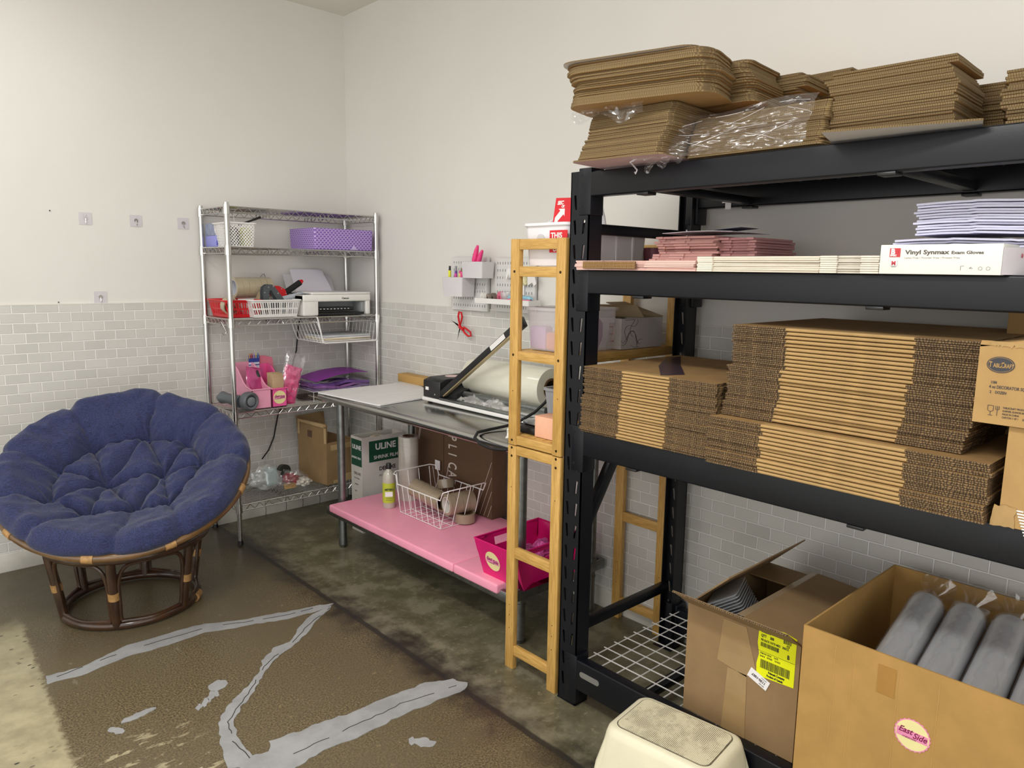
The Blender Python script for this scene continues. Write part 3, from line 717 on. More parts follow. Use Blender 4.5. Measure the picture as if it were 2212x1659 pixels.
for i, (x, y, rx, ry, c, nm, lb, ct) in enumerate(((-.855, -.315, .034, .04, '#2a2b2d', 'pouch', 'black pouch inside the white lattice basket, left', 'pouch'), (-.788, -.315, .031, .05, '#b9c23e', 'glue_bottle', 'yellow-green bottle inside the white lattice basket', 'bottle'), (-.83, -.235, .034, .03, '#c76a76', 'pink_pouch', 'small pink pouch behind the black pouch in lattice basket', 'pouch'))):
    m = MB().lathe([(0, 0), (rx*.9, 0), (rx, .02), (rx, .075), (rx*.6, .095), (0, .1)], 18, MX.Translation((x, y, z2+.003))); solo(nm, m, mat('bc'+str(i), c, .5), lb, ct)
t = thing('marker_pen', 'long black marker poking out of the white lattice basket', 'pen', (-.76, -.26, z2+.1))
part('barrel', MB().cyl((-.80, -.27, z2+.112), (-.715, -.26, z2+.145), .0055, n=12), blk, t); part('cap', MB().cyl((-.715, -.26, z2+.145), (-.675, -.255, z2+.16), .0065, n=12), ink, t)
solo('white_wire_rod', MB().tube([(-.84, -.28, z2+.05), (-.86, -.30, z2+.15), (-.852, -.3, z2+.165)], .0015, 6).tube([(-.82, -.28, z2+.05), (-.838, -.3, z2+.16)], .0013, 6), white, 'thin white twist ties standing in the lattice basket', 'tie')
def m_scale():
    t = NT('purple_scallop_print'); sp = t.N('SeparateXYZ'); t.L(t.tc.outputs['Object'], sp.inputs[0])
    u = t.math('ADD', sp.outputs[0], sp.outputs[1]); vv = sp.outputs[2]; pw, ph = .022, .011
    row = t.math('FLOOR', t.math('DIVIDE', vv, ph)); off = t.math('MULTIPLY', t.math('MODULO', t.math('ABSOLUTE', row), 2), .5)
    fu = t.math('SUBTRACT', t.math('FRACT', t.math('ADD', t.math('DIVIDE', u, pw), off)), .5); fv = t.math('FRACT', t.math('DIVIDE', vv, ph))
    d = t.math('ADD', t.math('MULTIPLY', t.math('MULTIPLY', fu, fu), 4), t.math('MULTIPLY', fv, fv))
    ring_ = t.step(t.math('ABSOLUTE', t.math('SUBTRACT', d, .95)), .16, .05)
    c = t.mix(t.step(d, .1, 1.1), S('#7a55ad'), S('#a88bce')); c = t.mix(ring_, c, S('#d9cbea'))
    t.L(c, t.b.inputs['Base Color']); t.b.inputs['Roughness'].default_value = .5; return t.m
pu_ = thing('storage_bin', 'purple fabric bin with a scallop pattern on the top chrome shelf', 'bin', (-.235, -.22, z2))
part('body', MB().tray(-.424, -.37, -.05, -.07, z2, z2+.115, tp=.004, t=.004, rd=.012), m_scale(), pu_)
part('label_tab', MB().prism([(-.20, z2+.002), (-.16, z2+.002), (-.182, z2+.03)], -.3735, -.3705, axis=1), mat('lilac_card', '#c2b0dd', .6), pu_)
solo('folded_fabric', MB().box((-.41, -.355, z2+.008), (-.07, -.09, z2+.085), .02, 3).jitter(.004, 30), mat('purple_fabric', '#7c5fa8', .9, var=.15, vs=30), 'purple folded fabric filling the scalloped bin', 'fabric')
# ---- third shelf (z 1.2) ----
z3 = 1.203
def slots(s, f, L): 
    r = (s/.0135) % 1; return ((.16 < f < .46) or (.56 < f < .86)) and .26 < r < .8
solo('red_basket', perf(-.90, -.31, -.70, -.05, z3, z3+.088, .022, .02, slots), red, 'red slotted plastic basket at the left of the printer shelf', 'basket')
solo('white_basket', perf(-.79, -.372, -.51, -.19, z3, z3+.09, .022, .02, slots), white, 'white slotted plastic basket between the red basket and the printer', 'basket')
for k in range(6):
    tape_roll('packing_tape_roll', (-.775+.034*k+0, -.145, z3+.153), (1, .03, .0), .0335, .055, .038, cleart, corem if k else mat('printed_core', '#c8cbd6', .4), 'clear packing tape roll with printed core, left end of the tube of rolls' if k == 0 else 'clear packing tape roll across the red basket, %s from left in tube' % ORD[k], 'tape', 'clear packing tape rolls on the printer shelf')
solo('cardboard_tape_box', MB().box((-.71, -.25, z3+.02), (-.67, -.20, z3+.13), .001, M=MX.Translation((-.69, -.22, z3+.06)) @ MX.Rotation(.45, 4, 'Y') @ MX.Translation((.69, .22, -z3-.06))), mat('beige_card', '#a8967c', .6), 'small beige card box tilted behind the grey tape dispenser', 'box')
for i, (x, y, ax) in enumerate(((-.83, -.18, (1, .2, .1)), (-.86, -.26, (0, 1, .2)))): tape_roll('tape_roll', (x, y, z3+.06), ax, .04, .045, .035, cleart, cork, ['tan tape roll lying in the red basket, back', 'tan tape roll lying in the red basket, front'][i], 'tape', 'tape rolls in the red basket')
# tape dispensers in the white basket
gt = thing('tape_dispenser', 'grey handheld tape dispenser standing in the white basket', 'tape dispenser', (-.62, -.28, z3+.01))
poly = [(-.69, .02), (-.695, .13), (-.69, .158), (-.67, .172), (-.645, .173), (-.628, .16), (-.575, .09), (-.565, .02)]
hol = [(-.668, .03), (-.660, .138), (-.648, .142), (-.605, .07), (-.605, .03)]
for s_ in (-.30, -.262):
    m = MB(); A = poly; P = V
    m.prism([A[0], A[1], A[2], hol[1], hol[0]], s_, s_+.004, axis=1); 
    for i_ in (): pass
    m.prism([A[2], A[3], A[4], A[5], hol[2], hol[1]], s_, s_+.004, axis=1); m.prism([A[5], A[6], A[7], hol[4], hol[3], hol[2]], s_, s_+.004, axis=1)
    for v in m.bm.verts: v.co.z += z3
    part('side_plate', m, steelg, gt)
for (x, z) in ((-.687, .13), (-.665, .158), (-.637, .162), (-.612, .125), (-.58, .085)): part('rivet', MB().cyl((x, -.3025, z3+z), (x, -.2995, z3+z), .0035, n=10), chrome, gt)
part('core', MB().cyl((-.635, -.296, z3+.06), (-.635, -.262, z3+.06), .03, n=24), mat('dark_grey_plastic', '#34383c', .5), gt)
part('handle', MB().cyl((-.575, -.25, z3+.09), (-.455, -.26, z3+.115), .014, .016).cyl((-.455, -.26, z3+.115), (-.45, -.26, z3+.116), .02), mat('pale_blue_plastic', '#b3bac4', .4), gt, label='pale grey handle')
rt = thing('tape_dispenser', 'red handheld tape dispenser with black foam grip in the white basket', 'tape dispenser', (-.55, -.22, z3+.01))
part('side_plate', MB().prism([(-.632, z3+.14), (-.61, z3+.163), (-.575, z3+.163), (-.54, z3+.145), (-.525, z3+.12), (-.545, z3+.09), (-.58, z3+.085), (-.61, z3+.11)], -.235, -.205, axis=1), red, rt)
part('grip', MB().cyl((-.53, -.22, z3+.125), (-.445, -.23, z3+.182), .0165, n=20), mat('black_foam', '#1a1a1b', .9), rt); part('grip_end', MB().cyl((-.445, -.23, z3+.182), (-.43, -.231, z3+.192), .015, .008, n=20), red, rt)
for x, z in ((-.615, .15), (-.56, .147), (-.535, .122)): part('rivet', MB().cyl((x, -.238, z3+z), (x, -.2345, z3+z), .003, n=10), chrome, rt)
part('tension_knob', MB().cyl((-.578, -.24, z3+.105), (-.578, -.234, z3+.105), .015, n=22), mat('cream_plastic', '#e3d9a8', .4), rt)
# printer
pr = thing('printer', 'white inkjet printer with paper support raised at the back', 'printer', (-.29, -.22, z3)); wp2 = mat('printer_white', '#e6e5e1', .38, var=.02); gp = mat('printer_grey', '#8d9192', .4)
m = MB(); x0, x1, y0, y1, h = -.498, -.072, -.368, -.085, .118
m.box((x0, y0+.004, z3), (-.405, y1, z3+h), .008, 3).box((-.102, y0+.004, z3), (x1, y1, z3+h), .008, 3).box((x0, y0+.11, z3), (x1, y1, z3+h), .006, 3)
m.box((x0, y0, z3+.078), (x1, y1, z3+h), .008, 3); part('body', m, wp2, pr)
part('lid', MB().box((x0+.05, y0-.001, z3+h), (x1-.002, y1-.01, z3+h+.012), .005, 3), wp2, pr)
part('cavity', MB().box((-.405, y0+.105, z3+.01), (-.102, y0+.11, z3+.082)).box((-.13, y0+.015, z3+.01), (-.102, y0+.105, z3+.078), .01), gp, pr, label='grey recessed output opening')
part('carriage', MB().box((-.40, y0+.03, z3+.024), (-.17, y0+.1, z3+.044), .003), blk, pr)
rl = MB()
for k in range(9): rl.box((-.385+k*.022, y0+.028, z3+.033), (-.376+k*.022, y0+.031, z3+.038))
part('rollers', rl, lgrey, pr, kind='stuff'); part('output_tray', MB().box((-.405, y0-.004, z3+.002), (-.12, y0+.08, z3+.016), .003), blk, pr)
text('Canon', .0135, ink, pr, frame((-.262, y0-.0006, z3+.092), (1, 0, 0), (0, 0, 1)), bold=.0004, sx=1.25)
def tilt(x0, x1, ya, za, yb, zb, t, bev=.0): 
    d = V((0, yb-ya, zb-za)); L = d.length; ang = math.atan2(zb-za, yb-ya)
    return lambda m, b=0: m.box((x0, 0, -t), (x1, L, 0), b, M=MX.Translation((0, ya, za)) @ MX.Rotation(ang, 4, 'X'))
m = MB(); tilt(-.455, -.15, -.10, z3+.11, -.035, z3+.225, .004)(m, .001); part('paper_support', m, lgrey, pr)
sh = MB(); sh.prism([(-.41, 0), (-.17, 0), (-.21, .15), (-.235, .155), (-.405, .155), (-.415, .15)], 0, .0015, M=MX.Translation((0, -.112, z3+.115)) @ MX.Rotation(math.atan2(.11, .055), 4, 'X'))
solo('paper_stack', sh, mat('lilac_white_paper', '#d9d6de', .7, var=.02), 'white paper sheets standing in the printer paper support', 'paper')
# hanging wire basket
wm = mat('white_wire', '#eeeeec', .4, var=.02)
hb = thing('under_shelf_basket', 'white wire basket hooked below the printer shelf', 'basket', (-.22, -.22, 1.045))
zt, zb = 1.17, 1.05; m = MB()
m.tube([(-.43, -.385, 1.197), (-.425, -.385, 1.19), (-.395, -.385, zb+.006), (-.385, -.385, zb), (-.055, -.385, zb), (-.045, -.385, zb+.006), (-.035, -.392, 1.19), (-.037, -.392, 1.199)], .0045, 8); part('front_frame', m, wm, hb)
m = MB()
for k in range(9):
    y = -.385+.04*k; 
    for s, xa, xb in ((1, -.43, -.385), (-1, -.03, -.05)): m.tube([(xa-(.075 if s > 0 else 0)*1 if False else xa, y, zt), (xb, y, zb)], .0018, 5)
    m.tube([(-.385, y, zb), (-.05, y, zb)], .0018, 5)
for x, z in ((-.43, zt), (-.385, zb), (-.05, zb), (-.03, zt)): m.tube([(x, -.385, z), (x, -.06, z)], .0028, 6)
m.tube([(-.43, -.06, zt), (-.385, -.06, zb), (-.05, -.06, zb), (-.03, -.06, zt)], .0028, 6); part('wire_cage', m, wm, hb)
for i, (z, a, c) in enumerate(((1.054, 0, '#dcd9d2'), (1.064, .03, '#d9c9a8'), (1.07, -.03, '#e2e0e0'), (1.08, .05, '#c9ccd0'))):
    solo('paper_stack', MB().box((-.15, -.12, 0), (.15, .12, .008), .001, M=MX.Translation((-.22, -.235, z)) @ MX.Rotation(a, 4, 'Z')), mat('sheet%d' % i, c, .7), ['lowest white paper ream in the hanging wire basket', 'cream paper pad second from bottom in hanging basket', 'white paper pad third from bottom in hanging basket', 'grey-white papers on top of pile in hanging basket'][i], 'paper', group='papers in the hanging basket')
solo('s_hook', MB().tube([(-.925, -.30, 1.165), (-.928, -.305, 1.185), (-.92, -.31, 1.165), (-.912, -.325, 1.135), (-.918, -.33, 1.122), (-.93, -.33, 1.12), (-.936, -.33, 1.13)], .0022, 6), chrome, 'small chrome hook hanging from the printer shelf left edge', 'hook')
solo('wall_hook', MB().tube([(-.595, -.012, 1.39), (-.57, -.02, 1.425), (-.56, -.02, 1.43), (-.55, -.015, 1.41)], .002, 6), clear if False else chrome, 'small clear wire hook behind the packing tape rolls', 'hook')
solo('power_cord', MB().tube([(-.36, -.08, 1.2), (-.362, -.03, 1.13), (-.38, -.03, .98), (-.40, -.03, .92), (-.43, -.03, .80), (-.46, -.035, .69), (-.475, -.03, .66), (-.51, -.03, .60), (-.54, -.03, .47), (-.58, -.04, .40), (-.63, -.06, .36)], .004, 8), rubber, 'black power cord hanging down the wall behind the chrome shelves', 'cord')
# ---- fourth shelf (z .715) ----
z4 = .718
def bookbin(name, x0, x1, yf, yb, zl, zh, m, label):
    t = thing(name, label, 'bin', ((x0+x1)/2, (yf+yb)/2, z4), group='pink bins on the chrome shelf'); mb = MB(); th = .003
    L = yb-yf; prof = [(yf, z4+zl)]
    for k in range(1, 9):
        f = k/8; prof.append((yf+L*f, z4+zl+(zh-zl)*(1/(1+math.exp(-9*(f-.52))) if f < 1 else 1)))
    for xa in (x0, x1-th): mb.prism([(yf, z4), (yb, z4)]+prof[::-1], xa, xa+th, axis=0)
    mb.box((x0, yf, z4), (x1, yf+th, z4+zl)).box((x0, yb-th, z4), (x1, yb, z4+zh)).box((x0, yf, z4), (x1, yb, z4+th))
    part('body', mb, m, t); rm = MB(); 
    rm.tube([(x0-.001, b, c) for b, c in prof[::-1]]+[(x1+.001, b, c) for b, c in prof], .0035, 6); rm.box((x0-.006, yf-.006, z4+zl-.003), (x1+.006, yf+.004, z4+zl+.002), .002); part('rim', rm, m, t)
    return t
pinkL = mat('pale_pink_plastic', '#eaa0ba', .4)
bookbin('book_bin', -.805, -.70, -.365, -.10, .105, .225, pinkL, 'pale pink plastic book bin with swooping sides on the chrome shelf')
b2 = bookbin('book_bin', -.695, -.61, -.365, -.12, .10, .21, mat('bright_pink_plastic', '#ec5f9f', .4), 'bright pink book bin with a round cream sticker')
part('rear_panel', MB().prism([(-.70, z4+.18), (-.56, z4+.17), (-.57, z4+.24), (-.62, z4+.255), (-.70, z4+.25)], -.11, -.106, axis=1), mat('salmon_card', '#d9788d', .6), b2)
cream = mat('cream_sticker', '#e8dfa0', .5); bandp = mat('pink_band', '#e58fb2', .5); maro = mat('maroon_print', '#7c1448', .5)
def east(parent, M, r, pk=False):
    if pk: decal(circ(r, 80, sc_=r*.035, k=24), M @ MX.Translation((0, 0, -.0004)), bandp, parent, 'sticker_edge', label='pink scalloped sticker edge')
    decal(circ(r*.93 if pk else r, 40), M, cream, parent, 'sticker', label='round cream sticker')
    h = r*.33; w_ = math.sqrt(r*r*.86-h*h); decal(rect(w_*2, h*2*.8, cy=0), M @ MX.Translation((0, 0, .0005)), bandp, parent, 'sticker_band', label='pink band across the sticker')
    MM = M @ MX.Translation((0, 0, .0012))
    text([('East', -r*.78, r*.03, r*.52, r*.008), ('Side', r*.03, -r*.12, r*.52, r*.008), ('CHEESECAKES', -r*.55, -r*.27, r*.14, 0)], .01, maro, parent, MM, shear=.35, sx=.85 if not pk else .9)
east(b2, frame((-.6525, -.3655, z4+.052), (1, 0, 0), (0, 0, 1)), .036)
pouch = mat('pink_foil_pouch', '#b8427d', .2, var=.2, coat=.6, bump=.5, bs=25)
def pouchm(c, w_, h, rx, rz, d=.012, rip=.004, seed=0):
    M = MX.Translation(c) @ MX.Rotation(rz, 4, 'Z') @ MX.Rotation(rx, 4, 'X')
    def f(u, v, s): 
        x = (u-.5)*w_; z = v*h; b = d*math.sin(PI*u)**.6*math.sin(PI*min(1, v*1.0))**.5+.0006; return V((x, s*b+noise.noise(V((x*40, z*40, seed)))*rip, z))
    m = MB(); m.surf(lambda u, v: f(u, v, -1), 14, 18, M=M); m.surf(lambda u, v: f(u, v, 1), 14, 18, M=M); bmesh.ops.remove_doubles(m.bm, verts=m.bm.verts[:], dist=.0008); return m
def tiltY(mb, c, a):
    bmesh.ops.transform(mb.bm, matrix=MX.Translation(c) @ MX.Rotation(a, 4, 'Y') @ MX.Translation([-x for x in c]), verts=mb.bm.verts); return mb
solo('foil_pouch', tiltY(pouchm((-.75, -.27, z4+.06), .10, .155, -.3, .1, seed=3), (-.75, -.27, z4+.06), .2), pouch, 'glossy magenta pouch standing in the pale pink bin', 'pouch')
solo('foil_pouch', tiltY(pouchm((-.72, -.24, z4+.06), .06, .13, -.15, .7, seed=8), (-.72, -.24, z4+.06), .25), mat('dark_foil', '#3d4a48', .25, .3, var=.3, bump=.5, bs=25), 'dark grey-green pouch tucked beside the magenta pouch', 'pouch')
mk = thing('marker_pack', 'blue and white hanging pack of coloured pens behind the pink bins', 'pack', (-.69, -.12, z4+.1))
part('card', MB().box((-.715, -.128, z4+.14), (-.655, -.126, z4+.262)), mat('pack_white', '#d6dbe8', .5), mk); part('header', MB().box((-.716, -.1295, z4+.222), (-.654, -.1285, z4+.262)).box((-.716, -.1295, z4+.205), (-.654, -.1285, z4+.21)), mat('pack_blue', '#2c3f93', .5), mk)
pens = MB()
for k, c in enumerate(('#c88a3c', '#b8543c', '#b58fbf', '#d4c27a', '#5d7fb0')): part('pen', MB().cyl((-.71+k*.012, -.131, z4+.245), (-.71+k*.012, -.131, z4+.272), .0035, n=8), mat('pen%d' % k, c, .4), mk)
for k in range(9):
    c0 = V((-.645+.008*(k % 3)-0*k, -.33+.022*k, z4+.02)); solo('kraft_sleeve', MB().box((-.685+.002*k, -.35+.012*k, z4+.03), (-.62+.003*k, -.3475+.012*k, z4+.16+.008*(k % 3)), .0005), mat('tan_sleeve', '#b59a78', .6, var=.1), 'tan paper sleeve standing upright in bright pink bin, %s' % ('frontmost' if k == 0 else 'rearmost' if k == 8 else ORD[k]+' from front'), 'sleeve', group='tan paper sleeves in the bright pink bin')
fillm = mat('hot_pink_paper_fill', '#f0468f', .6, var=.2, vs=60, bump=.6, bs=90)
pb = thing('plastic_bag', 'clear bag of hot pink shredded filler leaning beside the pink bins', 'bag', (-.56, -.28, z4))
m = tiltY(pouchm((-.585, -.30, z4), .11, .215, -.15, .1, d=.022, rip=.012, seed=5), (-.585, -.30, z4), .35); part('filler', m, fillm, pb)
m = tiltY(pouchm((-.585, -.30, z4), .125, .29, -.15, .1, d=.025, rip=.012, seed=5), (-.585, -.30, z4), .35); part('wrapper', m, clear, pb)
# grey tape gun
gg = thing('tape_dispenser', 'chunky grey desktop tape dispenser lying in front of the pale pink bin', 'tape dispenser', (-.83, -.33, z4))
gm = mat('slate_grey_plastic', '#5b6065', .35)
M = MX.Translation((-.832, -.385, z4+.052)) @ MX.Rotation(.25, 4, 'Z') @ MX.Rotation(PI/2, 4, 'X')
part('body', MB().lathe([(.0, -.03), (.035, -.03), (.048, -.02), (.052, 0), (.048, .018), (.04, .024), (.032, .02), (.028, .006), (0, .004)], 36, M @ MX.Diagonal((1, 1.0, 1, 1))), gm, gg)
part('spool', MB().lathe([(0, .0), (.024, .0), (.024, .02), (.016, .024), (0, .024)], 24, M), mat('light_slate', '#777c82', .4), gg)
part('arm', MB().tube([(-.865, -.36, z4+.05), (-.885, -.32, z4+.055), (-.90, -.28, z4+.06), (-.915, -.245, z4+.062), (-.925, -.22, z4+.06)], .02, 14, rad=[.034, .030, .026, .034, .018]), gm, gg)
for i, (x, y, z, rr0) in enumerate(((-.93, -.16, z4+.04, .035),)): pass
# purple folders on a small wire riser
rs = thing('wire_riser', 'thin white wire riser under the purple bags', 'riser', (-.26, -.2, z4)); m = MB()
for k in range(7): m.tube([(-.44+k*.062, -.345, z4), (-.44+k*.062, -.345, z4+.055), (-.44+k*.062, -.06, z4+.055), (-.44+k*.062, -.06, z4)], .0015, 5)
for y in (-.345, -.06): m.tube([(-.44, y, z4+.055), (-.07, y, z4+.055)], .002, 5)
part('wire_frame', m, wm, rs)
for i, (c, zz, a, gl, lb) in enumerate((('#7e6b96', .06, 0, .2, 'lilac tinted clear bag of folded purple bags, lowest of the purple pile'), ('#8d5f9d', .075, .05, .2, 'shiny purple folded bag in middle of the purple pile'), ('#6b4a8c', .09, -.04, .25, 'dark purple folded bag near the top of the purple pile'))):
    def fs(u, v, i=i): return V(((u-.5)*.36, (v-.5)*.26, .006*math.sin(u*9+i)+noise.noise(V((u*6, v*6, i)))*.006))
    m = MB(); m.surf(fs, 22, 16, M=MX.Translation((-.255, -.215, z4+zz+.008)) @ MX.Rotation(a, 4, 'Z')); bmesh.ops.solidify(m.bm, geom=m.bm.faces[:], thickness=.014)
    solo('folded_bag', m, mat('bagp%d' % i, c, .25, var=.3, vs=20, coat=.6, bump=.4, bs=30), lb, 'bag', group='purple bags on the wire riser')
def fs(u, v): return V(((u-.5)*.36+.03*v, (v-.5)*.24, .022*math.sin(PI*u*1.2-.6)*.9+.035*max(0, u-.55)*(1-v)*0+.04*max(0, u-.6)))
m = MB(); m.surf(fs, 24, 10, M=MX.Translation((-.25, -.20, z4+.122)) @ MX.Rotation(.08, 4, 'Z')); bmesh.ops.solidify(m.bm, geom=m.bm.faces[:], thickness=.002)
solo('purple_tissue_sheet', m, mat('violet_paper', '#8b2f9c', .55, var=.06, vs=10), 'bright violet paper sheet curling on top of the purple bags', 'paper')
solo('paper_corner', MB().box((-.38, -.36, z4+.002), (-.12, -.16, z4+.01), .001), mat('ivory_paper', '#d9d2bd', .7), 'ivory folder lying flat under the wire riser', 'folder')
# ---- bottom shelf ----
z5 = .218
cb = thing('cardboard_box', 'open brown moving box with taped edges on the lowest chrome shelf', 'box', (-.29, -.2, z5))
M = MX.Translation((-.373, -.352, z5)) @ MX.Rotation(.15, 4, 'Z'); m = MB()
carton(m, 0, 0, .215, .27, 0, .245); flap(m, (0, 0, .245), (0, .27, .245), .115, (.05, 0, 1)); flap(m, (0, .27, .245), (.2, .27, .245), .13, (0, .1, .8)); flap(m, (.01, 0, .245), (.215, 0, .245), .09, (0, .9, -.25))
bmesh.ops.transform(m.bm, matrix=M, verts=m.bm.verts); part('carton', m, kraft2, cb)
tp = mat('beige_masking_tape', '#b49a6f', .6, var=.1)
def lt(mb, pts): mb.prism(pts, -.0012, -.0002, axis=0, M=M); return mb
part('tape_strip', lt(MB(), [(0, .335), (.27, .345), (.27, .36), (0, .358)]), tp, cb); part('tape_strip', lt(MB(), [(.0, .245), (.02, .245), (.02, .345), (0, .345)]), tp, cb); part('tape_strip', lt(MB(), [(.25, .27), (.27, .27), (.27, .345), (.25, .345)]), tp, cb)
part('tape_strip', MB().prism([(0.03, .2), (.215, .2), (.215, .232), (.03, .232)], -.0012, -.0002, axis=1, M=M).prism([(.045, 0.0), (.21, 0.0), (.21, .045), (.13, .045), (.13, .02), (.045, .02)], -.0012, -.0002, axis=1, M=M), tp, cb)
part('tape_patch', lt(MB(), [(.135, .265), (.175, .265), (.175, .305), (.135, .305)]), mat('dark_patch', '#5e4632', .7), cb)
bg = thing('plastic_bag', 'crumpled clear bag of party odds and ends on lowest chrome shelf', 'bag', (-.60, -.2, z5))
def blob(c, rx, ry, rz, seed, amp=.35, fr=9):
    c = V(c)
    def f(u, v):
        a = 2*PI*u; b = PI*v; d = V((math.cos(a)*math.sin(b), math.sin(a)*math.sin(b), math.cos(b))); k = 1+amp*noise.noise(d*2.2+V((seed, 0, 0)))+amp*.25*noise.noise(d*fr+V((0, seed, 0)))
        p = V((d.x*rx*k, d.y*ry*k, d.z*rz*k)); p.z = max(p.z, -rz*.75); return c+p+V((0, 0, rz*.75))
    m = MB(); m.surf(f, 40, 24, wu=True); bmesh.ops.remove_doubles(m.bm, verts=m.bm.verts[:], dist=.0003); return m
part('wrapper', blob((-.655, -.17, z5), .085, .06, .07, 3, .5), film('white_film', (.85, .88, .88), .5, .15, diff=.5), bg); part('wrapper', blob((-.53, -.22, z5), .09, .07, .05, 9, .4), clear, bg)
part('zip_pouch', pouchm((-.65, -.24, z5+.03), .075, .10, -.25, .15, seed=2), film('teal_film', (.7, .85, .86), .5, .15, diff=.45), bg, label='pale teal edged zip pouch')
solo('red_ribbon', blob((-.54, -.225, z5+.018), .045, .04, .03, 5, .5), mat('red_satin', '#9c1230', .3, var=.2, bump=.6, bs=30), 'shiny crumpled red ribbon inside the clear bag', 'ribbon')
solo('black_spool', MB().lathe([(.012, -.02), (.034, -.02), (.034, .0), (.034, .02), (.012, .02), (.012, -.02)], 24, MX.Translation((-.56, -.19, z5+.09)) @ MX.Rotation(PI/2.2, 4, 'X')), mat('black_green', '#22261f', .4), 'dark round spool on top of the red ribbon in the bag', 'spool')
for k in range(4): solo('wooden_stick', MB().box((-.60, -.285+.004*k, z5+.004+.007*k), (-.53, -.277+.004*k, z5+.009+.007*k), .001), mat('pale_wood', '#c09a62', .6), ['front', 'second', 'third', 'rearmost'][k]+' pale wooden stick under the red ribbon in the clear bag', 'stick', group='wooden sticks in the clear bag')
solo('white_shreds', blob((-.475, -.26, z5+.004), .045, .03, .022, 12, .7, 16), mat('white_shred', '#d6d0c4', .7, var=.3, vs=60, bump=1, bs=120), 'white shredded paper at the right end of clear bag', 'paper', kind='stuff')
# ---------------- pegboards and what hangs on them ----------------
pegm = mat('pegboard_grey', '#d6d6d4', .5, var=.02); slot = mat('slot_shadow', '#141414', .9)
for i, (ya, yb, zt_, zb_) in enumerate(((-1.07, -1.351, 1.531, 1.266), (-1.408, -1.682, 1.527, 1.272))):
    t = thing('pegboard', ['light grey slotted pegboard on wall, nearer the corner, with two cups', 'light grey slotted pegboard on wall behind bamboo rack, with shallow tray'][i], 'pegboard', (-.01, (ya+yb)/2, zb_), group='grey pegboards on the right wall')
    # real slotted plate
    nr, nc = 7, 14; bm = bmesh.new(); ys = [yb]; W_ = ya-yb; zs = [zb_]; H_ = zt_-zb_
    for c in range(nc): y = yb+W_*(c+1)/(nc+1); ys += [y-.0023, y+.0023]
    ys.append(ya)
    for r in range(nr): z = zb_+H_*(r+.7)/(nr+.4); zs += [z-.006, z+.006]
    zs.append(zt_); g = [[bm.verts.new((-.022, y, z)) for z in zs] for y in ys]
    for a in range(len(ys)-1):
        for b in range(len(zs)-1):
            if a % 2 == 1 and b % 2 == 1: continue
            bm.faces.new((g[a][b], g[a+1][b], g[a+1][b+1], g[a][b+1]))
    bmesh.ops.recalc_face_normals(bm, faces=bm.faces[:]); bmesh.ops.solidify(bm, geom=bm.faces[:], thickness=.003)
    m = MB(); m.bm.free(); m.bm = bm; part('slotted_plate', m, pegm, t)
    part('slot_shade_sheet', MB().box((-.0145, yb+.004, zb_+.004), (-.0075, ya-.004, zt_-.004)), slot, t); part('edge', MB().box((-.023, yb-.003, zb_), (-.008, yb, zt_), .001), pegm, t); part('edge', MB().box((-.023, ya, zb_), (-.008, ya+.003, zt_), .001), pegm, t)  # dark sheet behind the plate stands in for shade inside the slots
cupm = mat('cup_plastic', '#d6d3d6', .42, var=.02)
solo('peg_cup', MB().tray(-.125, -1.275, -.03, -1.115, 1.337, 1.432, tp=.006, t=.002, rd=.012), cupm, 'grey plastic cup holding markers, lower and nearer the corner', 'cup', group='cups on the pegboard')
solo('peg_cup', MB().tray(-.12, -1.42, -.03, -1.262, 1.43, 1.508, tp=.006, t=.002, rd=.012), cupm, 'grey plastic cup holding pink tool, upper one on pegboard', 'cup', group='cups on the pegboard')
for i, (y, x, c, cc, h, lb) in enumerate(((-1.135, -.09, '#e8ea3a', '#111111', .055, 'yellow highlighter with black tip in the pegboard cup'), (-1.16, -.07, '#8f8f95', '#8f8f95', .055, 'grey scissor handle shaped pen in the pegboard cup'), (-1.178, -.085, '#d64fa8', '#6a3fa0', .03, 'magenta capped marker in the pegboard cup'), (-1.205, -.08, '#e7e07a', '#d8488c', .032, 'yellow marker with pink cap in the pegboard cup'), (-1.225, -.085, '#ef5a9d', '#7a5c3c', .045, 'pink marker with brown top in the pegboard cup'), (-1.25, -.09, '#e8ea3a', '#e8ea3a', .03, 'plain yellow highlighter at the right of pegboard cup'))):
    t = thing('marker_pen', lb, 'marker', (x, y, 1.345), group='markers in the pegboard cup'); part('barrel', MB().cyl((x, y, 1.345), (x, y-.004, 1.432+h*.6), .0075, n=12), mat('mkb%d' % i, c, .4), t); part('cap', MB().cyl((x, y-.004, 1.432+h*.6), (x, y-.005, 1.432+h), .006, .005, n=12), mat('mkc%d' % i, cc, .4), t)
tg = thing('craft_scissors', 'hot pink handled snips standing in the upper pegboard cup', 'scissors', (-.08, -1.35, 1.435)); pm = mat('hot_pink_grip', '#ee3f86', .35)
part('handle', MB().tube([(-.08, -1.315, 1.45), (-.08, -1.322, 1.52), (-.08, -1.335, 1.56), (-.08, -1.345, 1.586)], .01, 10, rad=[.010, .014, .012, .006]), pm, tg); part('handle', MB().tube([(-.08, -1.345, 1.45), (-.08, -1.352, 1.51), (-.08, -1.368, 1.545), (-.08, -1.38, 1.562)], .01, 10, rad=[.010, .013, .011, .006]), pm, tg)
solo('metal_pick', MB().tube([(-.06, -1.30, 1.46), (-.06, -1.292, 1.53), (-.06, -1.28, 1.545)], .002, 6), chrome, 'thin bent metal pick in the upper pegboard cup', 'tool')
solo('peg_hook', MB().tube([(-.024, -1.355, 1.41), (-.035, -1.355, 1.40), (-.035, -1.352, 1.33), (-.045, -1.346, 1.322), (-.055, -1.34, 1.33)], .002, 6), wm, 'thin white peg hook below the upper cup', 'hook')
